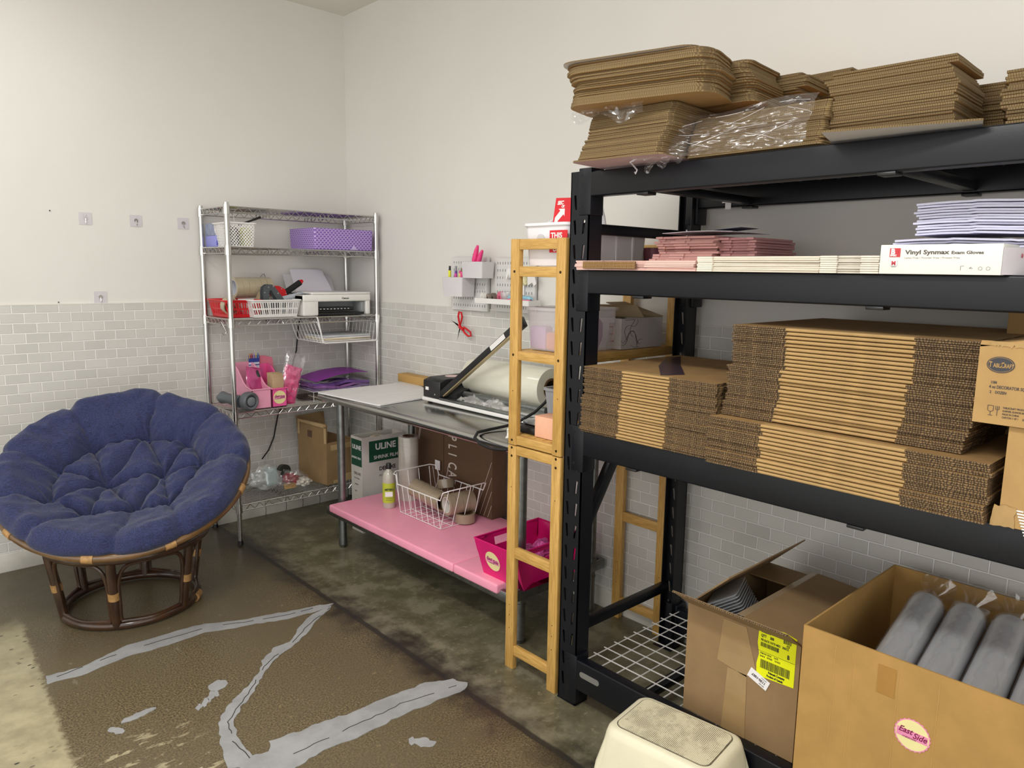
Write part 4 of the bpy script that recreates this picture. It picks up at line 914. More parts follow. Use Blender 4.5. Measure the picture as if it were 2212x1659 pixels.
# oval peg hook
M = MX.Translation((-.024, -1.515, 1.455)) @ MX.Rotation(-PI/2, 4, 'Y')
solo('oval_hook', MB().lathe([(0, 0), (.014, 0), (.016, .004), (.014, .010), (0, .012)], 26, M @ MX.Diagonal((1.7, 1, 1, 1))).tube([(-.036, -1.515, 1.45), (-.045, -1.515, 1.435), (-.045, -1.515, 1.43)], .006, 8), white, 'glossy white oval hook on the second pegboard', 'hook')
nc_ = thing('note_card', 'white handwritten card hanging on the second pegboard', 'note', (-.03, -1.575, 1.36)); Mn = frame((-.0275, -1.542, 1.36), (0, -1, 0), (0, 0, 1))
part('card', MB().box((-.0272, -1.62, 1.355), (-.0262, -1.54, 1.475)), paper, nc_)
text([('3', .004, .075, .03, .0005), ('2', .002, .052, .034, .0005), ('6/0', .002, .028, .028, .0005), ('roq', .002, .006, .026, .0006)], .02, ink, nc_, Mn, 'handwriting', shear=.25)
part('print_dot', MB().cyl((-.0274, -1.548, 1.465), (-.0276, -1.548, 1.465), .004, n=14), ink, nc_)
sw = thing('cloth_scrap', 'white scalloped paper scrap hanging at the right of second pegboard', 'paper', (-.03, -1.68, 1.4))
part('sheet', MB().prism([(-1.655, 1.46), (-1.70, 1.46), (-1.715, 1.41), (-1.70, 1.40), (-1.688, 1.415), (-1.672, 1.408), (-1.66, 1.40)], -.045, -.043, axis=0), paper, sw)
part('cloth', MB().tube([(-.04, -1.63, 1.47), (-.045, -1.635, 1.43), (-.04, -1.645, 1.405)], .015, 8, rad=[.01, .018, .012]), mat('yellow_trim_cloth', '#d9d2a8', .8, var=.2, vs=40), sw)
tr2 = thing('peg_tray', 'shallow white tray hooked across the pegboards holding ribbon spools', 'tray', (-.07, -1.55, 1.31))
part('tray', MB().tray(-.115, -1.74, -.03, -1.36, 1.312, 1.336, tp=.002, t=.002, rd=.006), white, tr2)
for i, (y, c, c2, r, lb) in enumerate(((-1.385, '#e9e6e0', '#cfcac2', .024, 'white ribbon spool at the left end of the peg tray'), (-1.425, '#8a7f74', '#3d342c', .022, 'brown ribbon spool second from left in the peg tray'), (-1.46, '#6d6358', '#2e2822', .024, 'dark brown ribbon spool third from left in the peg tray'), (-1.51, '#e1758f', '#a8425f', .028, 'pink round labelled spool in the middle of the peg tray'))):
    M = MX.Translation((-.075, y, 1.314+r)) @ MX.Rotation(PI/2, 4, 'Y') @ MX.Rotation(.3, 4, 'X'); t = thing('ribbon_spool', lb, 'spool', (-.075, y, 1.314), group='ribbon spools in the peg tray')
    part('ribbon', MB().lathe([(r*.35, -.008), (r, -.008), (r, .008), (r*.35, .008), (r*.35, -.008)], 26, M), mat('rb%d' % i, c, .5), t); part('core', MB().lathe([(0, -.0085), (r*.36, -.0085), (r*.36, .0085), (0, .0085)], 20, M), mat('rc%d' % i, c2, .6), t)
for i, (y, lb) in enumerate(((-1.58, 'pink and blue gummy candy bag left in the peg tray'), (-1.67, 'pink and blue gummy candy bag right in the peg tray'))):
    t = thing('candy_bag', lb, 'bag', (-.07, y, 1.315), group='candy bags in the peg tray'); part('lower_half', blob((-.07, y, 1.315), .02, .045, .016, i+20, .2), mat('coral_print', '#e0607c', .35, var=.2, vs=60), t); part('upper_half', blob((-.066, y, 1.332), .018, .042, .014, i+30, .2), mat('sky_print', '#8fc4d6', .35, var=.1), t)
solo('clear_cup', MB().lathe([(.02, 0), (.03, .05), (.03, .052), (.018, .002)], 24, MX.Translation((-.07, -1.545, 1.316))), film('cup_film', (.9, .9, .9), .4, .1, diff=.35), 'small clear cup standing behind the pink spool', 'cup')
# red scissors hanging on the wall
sc2 = thing('scissors', 'open red handled scissors hanging on the tiles below the pegboard', 'scissors', (-.03, -1.15, 1.12))
def W2(px, py): return V((-.034, 0, 0))+V((0, -1.07-(px-967)*.00365*.98, 1.262-(py-665)*.00238))
def sciss(p, f=1): return [W2(*q) for q in p]
m = MB(); 
hA = [(988, 668), (986, 678), (988, 688), (990, 697), (993, 688), (995, 678), (993, 669)]; part('finger_loop', MB().tube(sciss(hA), .005, 8, closed=True), red, sc2)
hB = [(996, 704), (1001, 712), (1009, 718), (1015, 717), (1014, 709), (1006, 704), (999, 700)]; part('finger_loop', MB().tube(sciss(hB), .005, 8, closed=True), red, sc2)
part('shank', MB().tube(sciss([(989, 694), (990, 703)]), .008, 8).tube(sciss([(990, 700), (998, 706)]), .008, 8), red, sc2)
bl = mat('scissor_steel', '#6f7072', .3, 1)
for a, b, w_ in (((990, 703), (984, 730), .010), ((988, 698), (969, 687), .012)):
    A = W2(*a); B = W2(*b); n_ = V((1, 0, 0)).cross(B-A).normalized()*w_*.5; bm = bmesh.new(); A2 = A+V((-.002, 0, 0))
    q = [A-n_, B, A+n_]; m = MB(); vs = [bm.verts.new(p) for p in q]; bm.faces.new(vs); bmesh.ops.solidify(bm, geom=bm.faces[:], thickness=.002); m.bm.free(); m.bm = bm; part('blade', m, bl, sc2)
part('pivot', MB().cyl(W2(989.5, 700)+V((-.008, 0, 0)), W2(989.5, 700), .004, n=10), chrome, sc2)
# ---------------- on the steel table ----------------
zt_ = .8365
solo('white_board_sheet', MB().prism([(-.62, -.735), (-.618, -.745), (-.575, -1.215), (-.565, -1.225), (-.235, -1.185), (-.09, -.90), (-.06, -.71)], zt_, zt_+.006), mat('white_marble_board', '#dedcdc', .45, var=.03, vs=4, st=(1, 5, 1)), 'large white flat board covering the left end of the steel table', 'board')
solo('cardboard_carton', MB().box((-.085, -.93, zt_+.006), (-.02, -.66, zt_+.05), .001), mat('yellow_kraft', '#b99355', .7, var=.04), 'low tan carton against the wall on the steel table', 'box')
se = thing('film_sealing_machine', 'shrink film sealer with black housing, raised arm and white base', 'sealer', (-.16, -1.6, zt_)); mb_ = mat('sealer_black', '#17181a', .45)
part('base_plate', MB().box((-.335, -2.04, zt_+.006), (-.045, -1.235, zt_+.024), .004), white, se)
for x, y in ((-.31, -1.27), (-.31, -2.0), (-.07, -1.27)): part('foot', MB().cyl((x, y, zt_), (x, y, zt_+.007), .012, n=14), rubber, se)
hs = MB().prism([(-.33, zt_+.024), (-.33, zt_+.105), (-.29, zt_+.118), (-.05, zt_+.118), (-.05, zt_+.024)], -1.37, -1.24, axis=1, bev=.003); part('housing', hs, mb_, se)
part('housing', MB().prism([(-.30, zt_+.024), (-.30, zt_+.06), (-.06, zt_+.115), (-.05, zt_+.024)], -1.46, -1.37, axis=1), mb_, se)
part('switch', MB().box((-.3325, -1.285, zt_+.06), (-.329, -1.262, zt_+.075)), white, se, label='white rocker switch plate'); part('knob', MB().cyl((-.336, -1.34, zt_+.045), (-.329, -1.34, zt_+.045), .004, n=10), chrome, se)
part('round_sticker', MB().cyl((-.2, -1.3, zt_+.1178), (-.2, -1.3, zt_+.119), .035, n=26), mat('pale_pink_label', '#e2c3c0', .5), se)
part('seal_bar', MB().box((-.335, -1.99, zt_+.024), (-.305, -1.37, zt_+.034), .002), galv, se)
A = V((-.315, -1.375, zt_+.035)); B = V((-.315, -1.905, 1.24)); d = B-A; L_ = d.length; Ma = MX.Translation(A) @ MX(((1, 0, 0, 0), (0, d.y/L_, -d.z/L_*-1, 0), (0, d.z/L_, -d.y/L_, 0), (0, 0, 0, 1)))
part('arm', MB().box((-.012, 0, .0), (.012, L_, .028), .002, M=Ma), mb_, se, label='raised black sealing arm'); part('arm_wire', MB().box((-.013, .02, -.006), (.008, L_-.02, -.001), M=Ma), mat('brass_strip', '#b5a27c', .35, .6), se)
part('arm_label', MB().box((-.013, L_*.68, .003), (-.0122, L_*.85, .025), M=Ma), paper, se); part('arm_handle', MB().box((-.015, L_-.03, -.012), (.015, L_+.025, .035), .004, M=Ma), blk, se)
filmr = mat('white_film_roll', '#dedccb', .3, var=.04, vs=6, st=(6, 1, 6), coat=.5)
fr = thing('shrink_film_roll', 'large roll of milky shrink film resting on the sealer', 'film roll', (-.15, -1.7, zt_+.04))
Mr = MX.Translation((-.155, -1.42, zt_+.132)) @ MX.Rotation(PI/2, 4, 'X')
part('film', MB().lathe([(.045, 0), (.086, 0), (.088, .004), (.088, .506), (.086, .51), (.045, .51), (.045, 0)], 48, Mr), filmr, fr)
part('core', MB().lathe([(.036, -.002), (.045, -.002), (.045, .514), (.036, .514), (.036, -.002)], 36, Mr), cork, fr)
part('roller', MB().cyl((-.25, -1.42, zt_+.055), (-.25, -2.0, zt_+.055), .015, n=20), galv, se); part('roller', MB().cyl((-.075, -1.42, zt_+.04), (-.075, -2.0, zt_+.04), .012, n=20), galv, se)
def crump(u, v):
    x = -.30+.10*v; y = -1.46-.36*u; return V((x+.01*noise.noise(V((u*9, v*5, 1))), y, zt_+.030+.022*abs(noise.noise(V((u*11, v*6, 4))))+.03*math.sin(PI*v)*abs(math.sin(u*7))))
solo('film_web', bagmesh(crump, 60, 24), film('crumpled_film', (.92, .92, .9), .55, .12, bs=50, bst=1, diff=.35), 'crumpled clear film lying over the sealer base', 'film')
solo('white_cloth', blob((-.55, -2.13, zt_), .035, .025, .03, 41, .6), mat('white_rag', '#e4e2da', .85, var=.05), 'crumpled white tissue on the steel table by bamboo rack', 'tissue')
solo('power_cord', MB().tube([(-.28, -2.06, .985), (-.30, -2.04, .94), (-.34, -2.02, .90), (-.40, -2.0, .87), (-.45, -1.97, .85), (-.53, -1.96, .845), (-.60, -1.97, .845), (-.64, -2.0, .835), (-.655, -2.05, .822), (-.645, -2.10, .812), (-.62, -2.15, .812), (-.58, -2.19, .83), (-.5, -2.2, .85)], .006, 10), rubber, 'thick black cord looping over the steel table front edge', 'cord')
solo('grey_bin', MB().tray(-.33, -2.19, -.12, -2.055, zt_, zt_+.17, tp=.02, t=.003, rim=.006, rd=.02), mat('bin_grey', '#a8a8ad', .4), 'grey plastic bin on the steel table in front of the film roll', 'bin')
# ---------------- under the table ----------------
zs_ = .2625
ul = thing('shrink_film_box', 'white shrink film carton with green printed band standing on the floor', 'box', (-.18, -.61, 0)); uw = mat('white_carton', '#cfccc5', .7, var=.05, bump=.05, bs=40); ug = mat('green_print', '#0f4a34', .6)
m = MB(); carton(m, -.325, -.66, -.05, -.545, 0, .545); part('carton', m, uw, ul)
M1 = frame((-.325, -.6603, 0), (1, 0, 0), (0, 0, 1)); M2 = frame((-.3253, -.545, 0), (0, -1, 0), (0, 0, 1))
decal([(.045, .40), (.275, .40), (.275, .52), (.045, .52)], M1, ug, ul, 'green_band'); decal([(.004, .38), (.112, .38), (.112, .53), (.004, .53)], M2, ug, ul, 'green_band')
text([('ULINE', .085, .468, .05, .0012), ('SHRINK FILM', .075, .415, .028, .0003)], .03, white, ul, M1 @ MX.Translation((0, 0, .0009))); text([('DELUXE', .11, .345, .03, .0008), ('POLYOLEFIN', .11, .31, .016, 0)], .03, ink, ul, M1)
text([('ULINE', .015, .475, .034, .001), ('SHRINK FILM', .008, .42, .0165, .0003)], .03, white, ul, M2 @ MX.Translation((0, 0, .0009)))
text([('DELUXE', .03, .33, .019, .0004), ('POLYOLEFIN', .03, .305, .010, 0), ('SHRINK', .035, .27, .011, 0), ('FILM', .035, .23, .011, 0), ('18" WIDE', .035, .18, .011, 0), ('GAUGE', .035, .15, .011, 0)], .03, mat('grey_ink', '#4a4742', .6), ul, M2)
fb = thing('film_roll', 'cream roll of film standing inside the white shrink film carton', 'film roll', (-.18, -.6, .01))
part('film', MB().lathe([(.025, .46), (.049, .46), (.05, .455), (.05, .0), (.025, .0), (.025, .46)], 40, MX.Translation((-.18, -.6025, .01)) @ MX.Diagonal((1, 1, 1.12, 1))), mat('cream_film', '#cfc7a4', .4, var=.03), fb); part('core', MB().lathe([(.019, .0), (.025, .0), (.025, .462), (.019, .462), (.019, .0)], 30, MX.Translation((-.18, -.6025, .01)) @ MX.Diagonal((1, 1, 1.12, 1))), cork, fb)
ur = thing('stretch_wrap_roll', 'tall upright roll of clear stretch wrap beside the green labelled carton', 'film roll', (-.24, -.985, zs_))
Mq = MX.Translation((-.235, -.975, zs_)); part('film', MB().lathe([(.03, 0), (.052, 0), (.053, .004), (.053, .336), (.051, .34), (.03, .34), (.03, 0)], 40, Mq), mat('clear_wrap', '#bdb8ae', .22, var=.06, vs=4, st=(1, 1, 8), coat=.6), ur); part('core', MB().lathe([(.025, -.001), (.03, -.001), (.03, .343), (.025, .343), (.025, -.001)], 30, Mq), cork, ur)
bo = thing('cleaning_bottle', 'clear cleaner bottle with lime green label and black cap on pink cover', 'bottle', (-.39, -1.03, zs_)); Mb = MX.Translation((-.395, -1.03, zs_))
part('bottle', MB().lathe([(0, 0), (.028, 0), (.032, .006), (.032, .150), (.031, .168), (.026, .184), (.013, .197), (.011, .205), (0, .205)], 32, Mb), mat('clear_bottle', '#b7b3a6', .15, coat=.5), bo)
part('label', MB().lathe([(.0325, .03), (.0325, .133)], 32, Mb), mat('lime_label', '#b4bf3a', .5, var=.05), bo, label='lime green label'); part('cap', MB().lathe([(0, .203), (.013, .203), (.013, .228), (.011, .232), (0, .232)], 20, Mb), blk, bo)
def curved(lines, r, zc, m, parent, ang, c):
    pass
dr = V((-.55, -.83, 0)).normalized(); rg = V((.83, -.55, 0)).normalized(); ob = V((-.395, -1.03, zs_))+dr*.0335
part('label_panel', MB().box((-.019, -.0005, .065), (.019, .0008, .09), M=MX.Translation(ob) @ MX(((rg.x, -dr.x, 0, 0), (rg.y, -dr.y, 0, 0), (0, 0, 1, 0), (0, 0, 0, 1)))), white, bo)
text([("MEYER'S", -.021, .098, .0125, .0006), ('CLEAN DAY', -.014, .055, .005, 0), ('LEMON VERBENA', -.017, .045, .004, 0)], .01, mat('dark_green_print', '#26401c', .6), bo, frame(ob+dr*.001, rg, (0, 0, 1)))
pb2 = thing('tall_flat_box', 'tall dark brown flat carton with white lettering leaning under the table', 'box', (-.08, -1.2, zs_))
part('carton', MB().box((-.125, -1.52, zs_), (-.035, -.885, .785), .002), kraftd, pb2)
part('crease', MB().box((-.1262, -1.1385, zs_), (-.1252, -1.1355, .785)), mat('crease_dark', '#3a2a1c', .8), pb2)
lw = mat('white_print', '#cfcac0', .6)
for k, c in enumerate('PLICA'): text(c, .095, lw, pb2, frame((-.1256, -1.178, (.630-.047*k)), (0, 0, -1), (0, -1, 0)) @ MX.Translation((0, 0, 0)), bold=.0015, sx=.52)
ln = MB()
for y, z in ((-1.40, .28), (-1.43, .27), (-1.46, .27), (-1.49, .27)): ln.tube([(-.1256, y, z), (-.1256, max(y-.115, -1.517), z+.27*min(1, (y+1.517)/.115+.0))], .0012, 4)
for y, z in ((-.93, .62), (-.95, .66), (-.92, .57)): ln.tube([(-.1256, y+.03, z-.10), (-.1256, y-.02, z+.1)], .0012, 4)
part('printed_lines', ln, lw, pb2); part('round_emblem', MB().cyl((-.127, -.985, .665), (-.1254, -.985, .665), .034, n=30), lw, pb2)
solo('string_tag', MB().box((-.14, -1.12, .43), (-.136, -1.08, .48)).tube([(-.138, -1.1, .43), (-.15, -1.13, .36), (-.14, -1.18, .41), (-.145, -1.2, .47)], .0012, 5).tube([(-.14, -1.06, .44), (-.15, -1.1, .34), (-.14, -1.14, .30)], .0012, 5), paper, 'white paper tag with loose strings behind the wire basket', 'tag')
wb = thing('wire_basket', 'white wire basket with handles holding tape rolls on the pink cover', 'basket', (-.28, -1.28, zs_)); m = MB()
bx0, bx1, byA, byB, bh = -.40, -.20, -1.14, -1.47, .15
rimp = [(-.425, -1.12, .20), (-.425, -1.14, .20), (-.425, -1.15, .155), (-.425, -1.50, .155), (-.425, -1.52, .195), (-.40, -1.54, .205), (-.19, -1.54, .205), (-.165, -1.52, .195), (-.165, -1.50, .155), (-.165, -1.15, .155), (-.165, -1.12, .20), (-.19, -1.10, .205), (-.40, -1.10, .205)]
part('rim', MB().tube([V((a, b, zs_+c)) for a, b, c in rimp], .0028, 8, closed=True), wm, wb)
m = MB()
for k in range(8):
    y = byA-.047*k; m.tube([(-.425, y-.005, zs_+.155), (bx0, y, zs_+.004), (bx1, y, zs_+.004), (-.165, y-.005, zs_+.155)], .0018, 6)
for x, xo in ((bx0, 0), (-.333, 0), (-.267, 0), (bx1, 0)): m.tube([(x, -1.11, zs_+.2), (x, byA, zs_+.004+.001), (x, byB, zs_+.005), (x, -1.53, zs_+.2)], .0018, 6)
part('wire_cage', m, wm, wb)
tm = mat('brown_tape_roll', '#a4947c', .18, alpha=.85, coat=.7, var=.08)
for k in range(5): tape_roll('packing_tape_roll', (-.325, -1.19-.0475*k*.95, zs_+.118-.004*k), (0, 1, .08), .046, .047, .036, tm, cork, ['packing tape roll at the left end of the tube in wire basket', 'second packing tape roll from left in the wire basket tube', 'middle packing tape roll of the tube lying in the wire basket', 'fourth packing tape roll from left in the wire basket tube', 'packing tape roll at the right end of the tube in wire basket'][k], 'tape', 'tape rolls in the wire basket')
for k in range(4): tape_roll('packing_tape_roll', (-.315+.036*k, -1.425-.004*k, zs_+.095), (1, -.15, 0), .034, .052, .036, tm, corem, ['clear wrapped tape roll at the front of the upright row of four', 'tape roll, second in the upright row of four', 'tape roll, third in the upright row of four', 'tape roll at the back of the upright row of four'][k], 'tape', 'tape rolls in the wire basket')
tape_roll('packing_tape_roll', (-.245, -1.46, zs_+.028), (0, 0, 1), .045, .05, .036, tm, cork, 'tape roll lying flat at the bottom right of wire basket', 'tape', 'tape rolls in the wire basket')
tape_roll('packing_tape_roll', (-.215, -1.27, zs_+.145), (.1, .3, 1), .045, .044, .036, tm, cork, 'tape roll lying tilted behind the tube in wire basket', 'tape', 'tape rolls in the wire basket')
hp = thing('pink_basket', 'hot pink plastic basket with hand hole and round sticker on pink cover', 'basket', (-.42, -2.06, zs_))
hx0, hx1, hy0, hy1 = -.60, -.24, -2.195, -1.955; hz = .15; tp_ = .035; bm = bmesh.new()
def P3(x, y, z): return V((x, y, z))
def side(a0, a1, b0, b1, hole):
    """a = top corners, b = bottom corners; optional hand hole"""
    m = MB(); U = (0, .28, .72, 1) if hole else (0, 1); Vv = (0, .14, .36, 1) if hole else (0, 1); bm_ = bmesh.new()
    g = [[bm_.verts.new(V(a0).lerp(V(a1), u).lerp(V(b0).lerp(V(b1), u), v)) for v in Vv] for u in U]
    for i in range(len(U)-1):
        for j in range(len(Vv)-1):
            if hole and i == 1 and j == 1: continue
            bm_.faces.new((g[i][j], g[i+1][j], g[i+1][j+1], g[i][j+1]))
    return bm_
zt2 = zs_+hz; A4 = [(hx0, hy1, zt2), (hx1, hy1, zt2), (hx1, hy0, zt2), (hx0, hy0, zt2)]; B4 = [(hx0+tp_, hy1-tp_*.5, zs_), (hx1-tp_, hy1-tp_*.5, zs_), (hx1-tp_, hy0+tp_*.5, zs_), (hx0+tp_, hy0+tp_*.5, zs_)]
m = MB()
for i in range(4):
    s_ = side(A4[i], A4[(i+1) % 4], B4[i], B4[(i+1) % 4], i in (0, 2)); m._add(s_)
m.quad(*B4); bmesh.ops.remove_doubles(m.bm, verts=m.bm.verts[:], dist=.0005); bmesh.ops.recalc_face_normals(m.bm, faces=m.bm.faces[:]); bmesh.ops.solidify(m.bm, geom=m.bm.faces[:], thickness=.003)
part('body', m, hot, hp); part('rim', MB().tube([V(a) for a in A4], .004, 6, closed=True), hot, hp)
nrm = (V(A4[0])-V(A4[3])).cross(V(B4[3])-V(A4[3])).normalized(); nrm = nrm if nrm.x < 0 else -nrm
cen = (V(A4[0])*.62+V(A4[3])*.38).lerp(V(B4[0])*.62+V(B4[3])*.38, .5)+nrm*.0015; upv = (V(A4[0])-V(B4[0])); upv.y = 0
east(hp, frame(cen, (0, -1, 0), upv), .042)
solo('pink_shreds', blob((-.40, -2.10, zs_+.06), .09, .05, .03, 55, .8, 18), mat('pink_white_shred', '#ec5aa5', .5, var=.6, vs=120, bump=1, bs=150), 'pink and white crinkle paper in the hot pink basket', 'paper', kind='stuff')
# ---------------- bamboo rack contents ----------------
cd_ = thing('caddy_tub', 'white plastic handled caddy on the top bamboo shelf with a red card', 'caddy', (-.41, -2.34, 1.485)); cw = mat('caddy_white', '#e8e6ea', .38, var=.03)
m = MB().tray(-.63, -2.452, -.20, -2.238, 1.487, 1.628, tp=.012, t=.003, rim=.008, rd=.03)
part('tub', m, cw, cd_)
rb = MB()
for x in (-.50, -.38, -.29): rb.box((x-.006, -2.452, 1.50), (x+.006, -2.446, 1.615), .002)
part('rib', rb, cw, cd_, kind='stuff'); part('rim', MB().tray(-.638, -2.46, -.192, -2.23, 1.618, 1.632, tp=0, t=.010, rd=.034), white, cd_) if False else None
hd = MB().tube([(-.64+.02, -2.345, 1.62), (-.55, -2.345, 1.655), (-.50, -2.345, 1.675), (-.46, -2.345, 1.70), (-.40, -2.345, 1.715), (-.355, -2.345, 1.705), (-.335, -2.345, 1.66), (-.325, -2.345, 1.62)], .009, 10); part('handle', hd, cw, cd_)
part('grip', MB().tube([(-.455, -2.345, 1.702), (-.40, -2.345, 1.716), (-.36, -2.345, 1.707)], .0125, 10), mat('grip_grey', '#6e6e72', .5), cd_, label='dark grey handle grip')
part('recess', MB().cyl((-.632, -2.325, 1.575), (-.622, -2.325, 1.575), .017, n=24), lgrey, cd_)
redc = mat('red_card', '#d4202c', .5)
rc = thing('shipping_tag', 'red card with white arrow and letters standing in the white caddy', 'card', (-.60, -2.38, 1.6)); 
decal([(.0, 0), (.085, .0), (.085, .085), (.015, .088)], frame((-.612, -2.362, 1.62), (0, -1, 0), (0, 0, 1)), redc, rc, 'card', t=.0012)
Mc = frame((-.6135, -2.362, 1.62), (0, -1, 0), (0, 0, 1)); decal([(.008, .006), (.03, .006), (.024, .012), (.05, .034), (.055, .028), (.056, .052), (.028, .052), (.036, .046), (.012, .024)], Mc, white, rc, 'arrow_mark'); text([('SEC', .022, .066, .016, .0008), ('CK', .04, .056, .010, .0006)], .02, white, rc, Mc, shear=.3)
rc2 = thing('printed_tag', 'red card reading THIS hanging on the front of white caddy', 'card', (-.636, -2.39, 1.53)); Mc = frame((-.634, -2.372, 1.53), (0, -1, 0), (0, 0, 1))
decal(rect(.08, .072, cx=.04, cy=.036), Mc, redc, rc2, 'card', t=.0012); text([('THIS', .006, .047, .025, .0008), ('SIDE', .012, .026, .02, .0008), ('UP', .016, .004, .024, .0008)], .02, white, rc2, Mc @ MX.Translation((0, 0, .0014)))
mauve = mat('mauve_cup', '#8c5464', .35, var=.05)
for i, (x, y) in enumerate(((-.125, -2.415), (-.155, -2.35))): solo('mug', MB().lathe([(0, 0), (.03, 0), (.033, .01), (.036, .07), (.0365, .074), (.034, .074), (.03, .01), (0, .008)], 28, MX.Translation((x, y, 1.486))), mauve, ['mauve cup on the top bamboo shelf, nearer the black rack', 'mauve cup on the top bamboo shelf, half hidden behind other cup'][i], 'cup', group='mauve cups')
frost = mat('frosted_tub', '#dcd6da', .25, alpha=.32, var=.02, coat=.4)
t = thing('clear_tub', 'frosted clear tub with orange and purple packets on middle bamboo shelf', 'tub', (-.47, -2.35, 1.195)); part('tub', MB().tray(-.618, -2.452, -.352, -2.238, 1.196, 1.345, tp=.014, t=.003, rim=.008, rd=.03), frost, t)
solo('orange_packet', MB().box((-.60, -2.43, 1.2), (-.53, -2.33, 1.262), .008).jitter(.003), mat('orange_pack', '#e88a4a', .5), 'orange packet inside the frosted tub', 'packet')
solo('purple_packet', MB().prism([(-.46, 1.225), (-.44, 1.205), (-.42, 1.24), (-.42, 1.29), (-.445, 1.315), (-.455, 1.30)], -2.432, -2.41, axis=1), mat('purple_pack', '#9a3c92', .4), 'purple shard shaped packet inside the frosted tub', 'packet')
t = thing('label_strip', 'cream strip of printed labels inside the frosted tub', 'labels', (-.39, -2.43, 1.205)); part('strip', MB().surf(lambda u, v: V((-.385+.02*math.sin(v*2.2)+(u-.5)*.03, -2.428, 1.205+.085*v)), 6, 12), mat('strip_cream', '#dccbbb', .6), t)
for k in range(3): part('printed_band', MB().box((-.375-.003*k, -2.4305, 1.222+.026*k), (-.355-.003*k, -2.429, 1.227+.026*k)), mat('strip_red', '#b8605c', .6), t)
solo('lilac_packet', MB().box((-.60, -2.33, 1.2), (-.56, -2.25, 1.28), .01).jitter(.004), mat('lilac_pack', '#c9a0cf', .5), 'lilac packet inside the frosted tub, nearer the table', 'packet')
tape_roll('brown_tape_roll', (-.425, -2.37, 1.39), (.6, 1, 0), .03, .036, .028, mat('brown_tape_side', '#5e4a35', .5), cork, 'dark brown tape roll standing on the frosted tub', 'tape', 'rolls on the frosted tub')
tape_roll('pink_tape_roll', (-.49, -2.36, 1.386), (.6, 1, 0), .028, .034, .026, mat('pink_tape_side', '#c8788a', .5), corem, 'pink tape roll standing on the frosted tub', 'tape', 'rolls on the frosted tub')
mb1 = thing('marbled_box', 'white box with thin contour lines, lid ajar, on middle bamboo shelf', 'box', (-.22, -2.36, 1.195)); mw = mat('box_white', '#bdb6b1', .5, var=.05)
m = MB(); carton(m, -.345, -2.455, -.10, -2.27, 1.195, 1.305, .003); part('box', m, mw, mb1)
m = MB(); flap(m, (-.215, -2.455, 1.306), (-.10, -2.455, 1.306), .19, (0, 1, .25), .003); flap(m, (-.345, -2.27, 1.306), (-.215, -2.455, 1.306), .06, (.1, .6, .6), .002); part('lid', m, mat('kraft_inner', '#9b8a6c', .7), mb1)
cl2 = MB()
for s0 in range(5):
    p = V((-.34+.03*s0, -2.4562, 1.21+.015*(s0 % 3))); pts = []
    for k in range(14): pts.append(p.copy()); a = 1.2*math.sin(k*.5+s0*1.3)+s0; p = p+V((.012*math.cos(a), 0, .012*math.sin(a))); p.x = min(-.11, max(-.342, p.x)); p.z = min(1.3, max(1.2, p.z))
    cl2.tube(pts, .0006, 4)
part('contour_lines', cl2, ink, mb1, kind='stuff')
solo('sticky_note_block', MB().box((-.625, -2.405, .893), (-.55, -2.31, .968), .001), stripes('peach_pad', '#f0bfa2', '#e3a98a', 'Z', .004, .5), 'peach coloured block of sticky notes on the lower bamboo shelf', 'note block')
bd = thing('label_holder', 'black dispenser base with glossy clear top on lower bamboo shelf', 'dispenser', (-.55, -2.27, .893)); part('base', MB().prism([(-.62, .893), (-.62, .915), (-.59, .93), (-.46, .925), (-.45, .893)], -2.32, -2.225, axis=1, bev=.003), blk, bd); part('clear_top', MB().box((-.61, -2.312, .926), (-.47, -2.232, .938), .003).jitter(.003, 60), mat('glossy_top', '#9fa3a6', .08, .6, bump=.5, bs=60), bd)
# ---------------- industrial rack: top level boards ----------------
rawb = NT('board_edge'); _sp = rawb.N('SeparateXYZ'); rawb.L(rawb.tc.outputs['Object'], _sp.inputs[0]); _x = rawb.math('ADD', _sp.outputs[0], _sp.outputs[1])
_f = rawb.step(rawb.math('FRACT', rawb.math('MULTIPLY', rawb.math('ADD', _x, rawb.math('MULTIPLY', rawb.noise(rawb.tc.outputs['Object'], 60, 2), .004)), 1/.0048)), .35, .6)
_g = rawb.N('NewGeometry'); _oi = rawb.N('ObjectInfo'); _r = rawb.math('MULTIPLY', _oi.outputs['Random'], .6)
rawb.L(rawb.mix(_r, rawb.mix(rawb.math('MULTIPLY', _f, .55), S('#8d774f'), S('#352817')), S('#544129')), rawb.b.inputs['Base Color']); rawb.b.inputs['Roughness'].default_value = .85; rawb = rawb.m
bwhite = mat('board_white', '#d8d3d2', .45, var=.02); kl = mat('board_kraft', '#b08c5a', .75, var=.06)
def board_proto(w_, d, r, h=.0042, jit=.0015, seed=0, top=None):
    """cake board: w_ along y, d along x; face kraft, edge corrugated"""
    p = rect(d, w_, r, 5) if r else rect(d, w_); q = jag(p, jit, 35+seed, 5) if jit else p
    m = MB(); m.prism(q, 0, h, side=1); return m
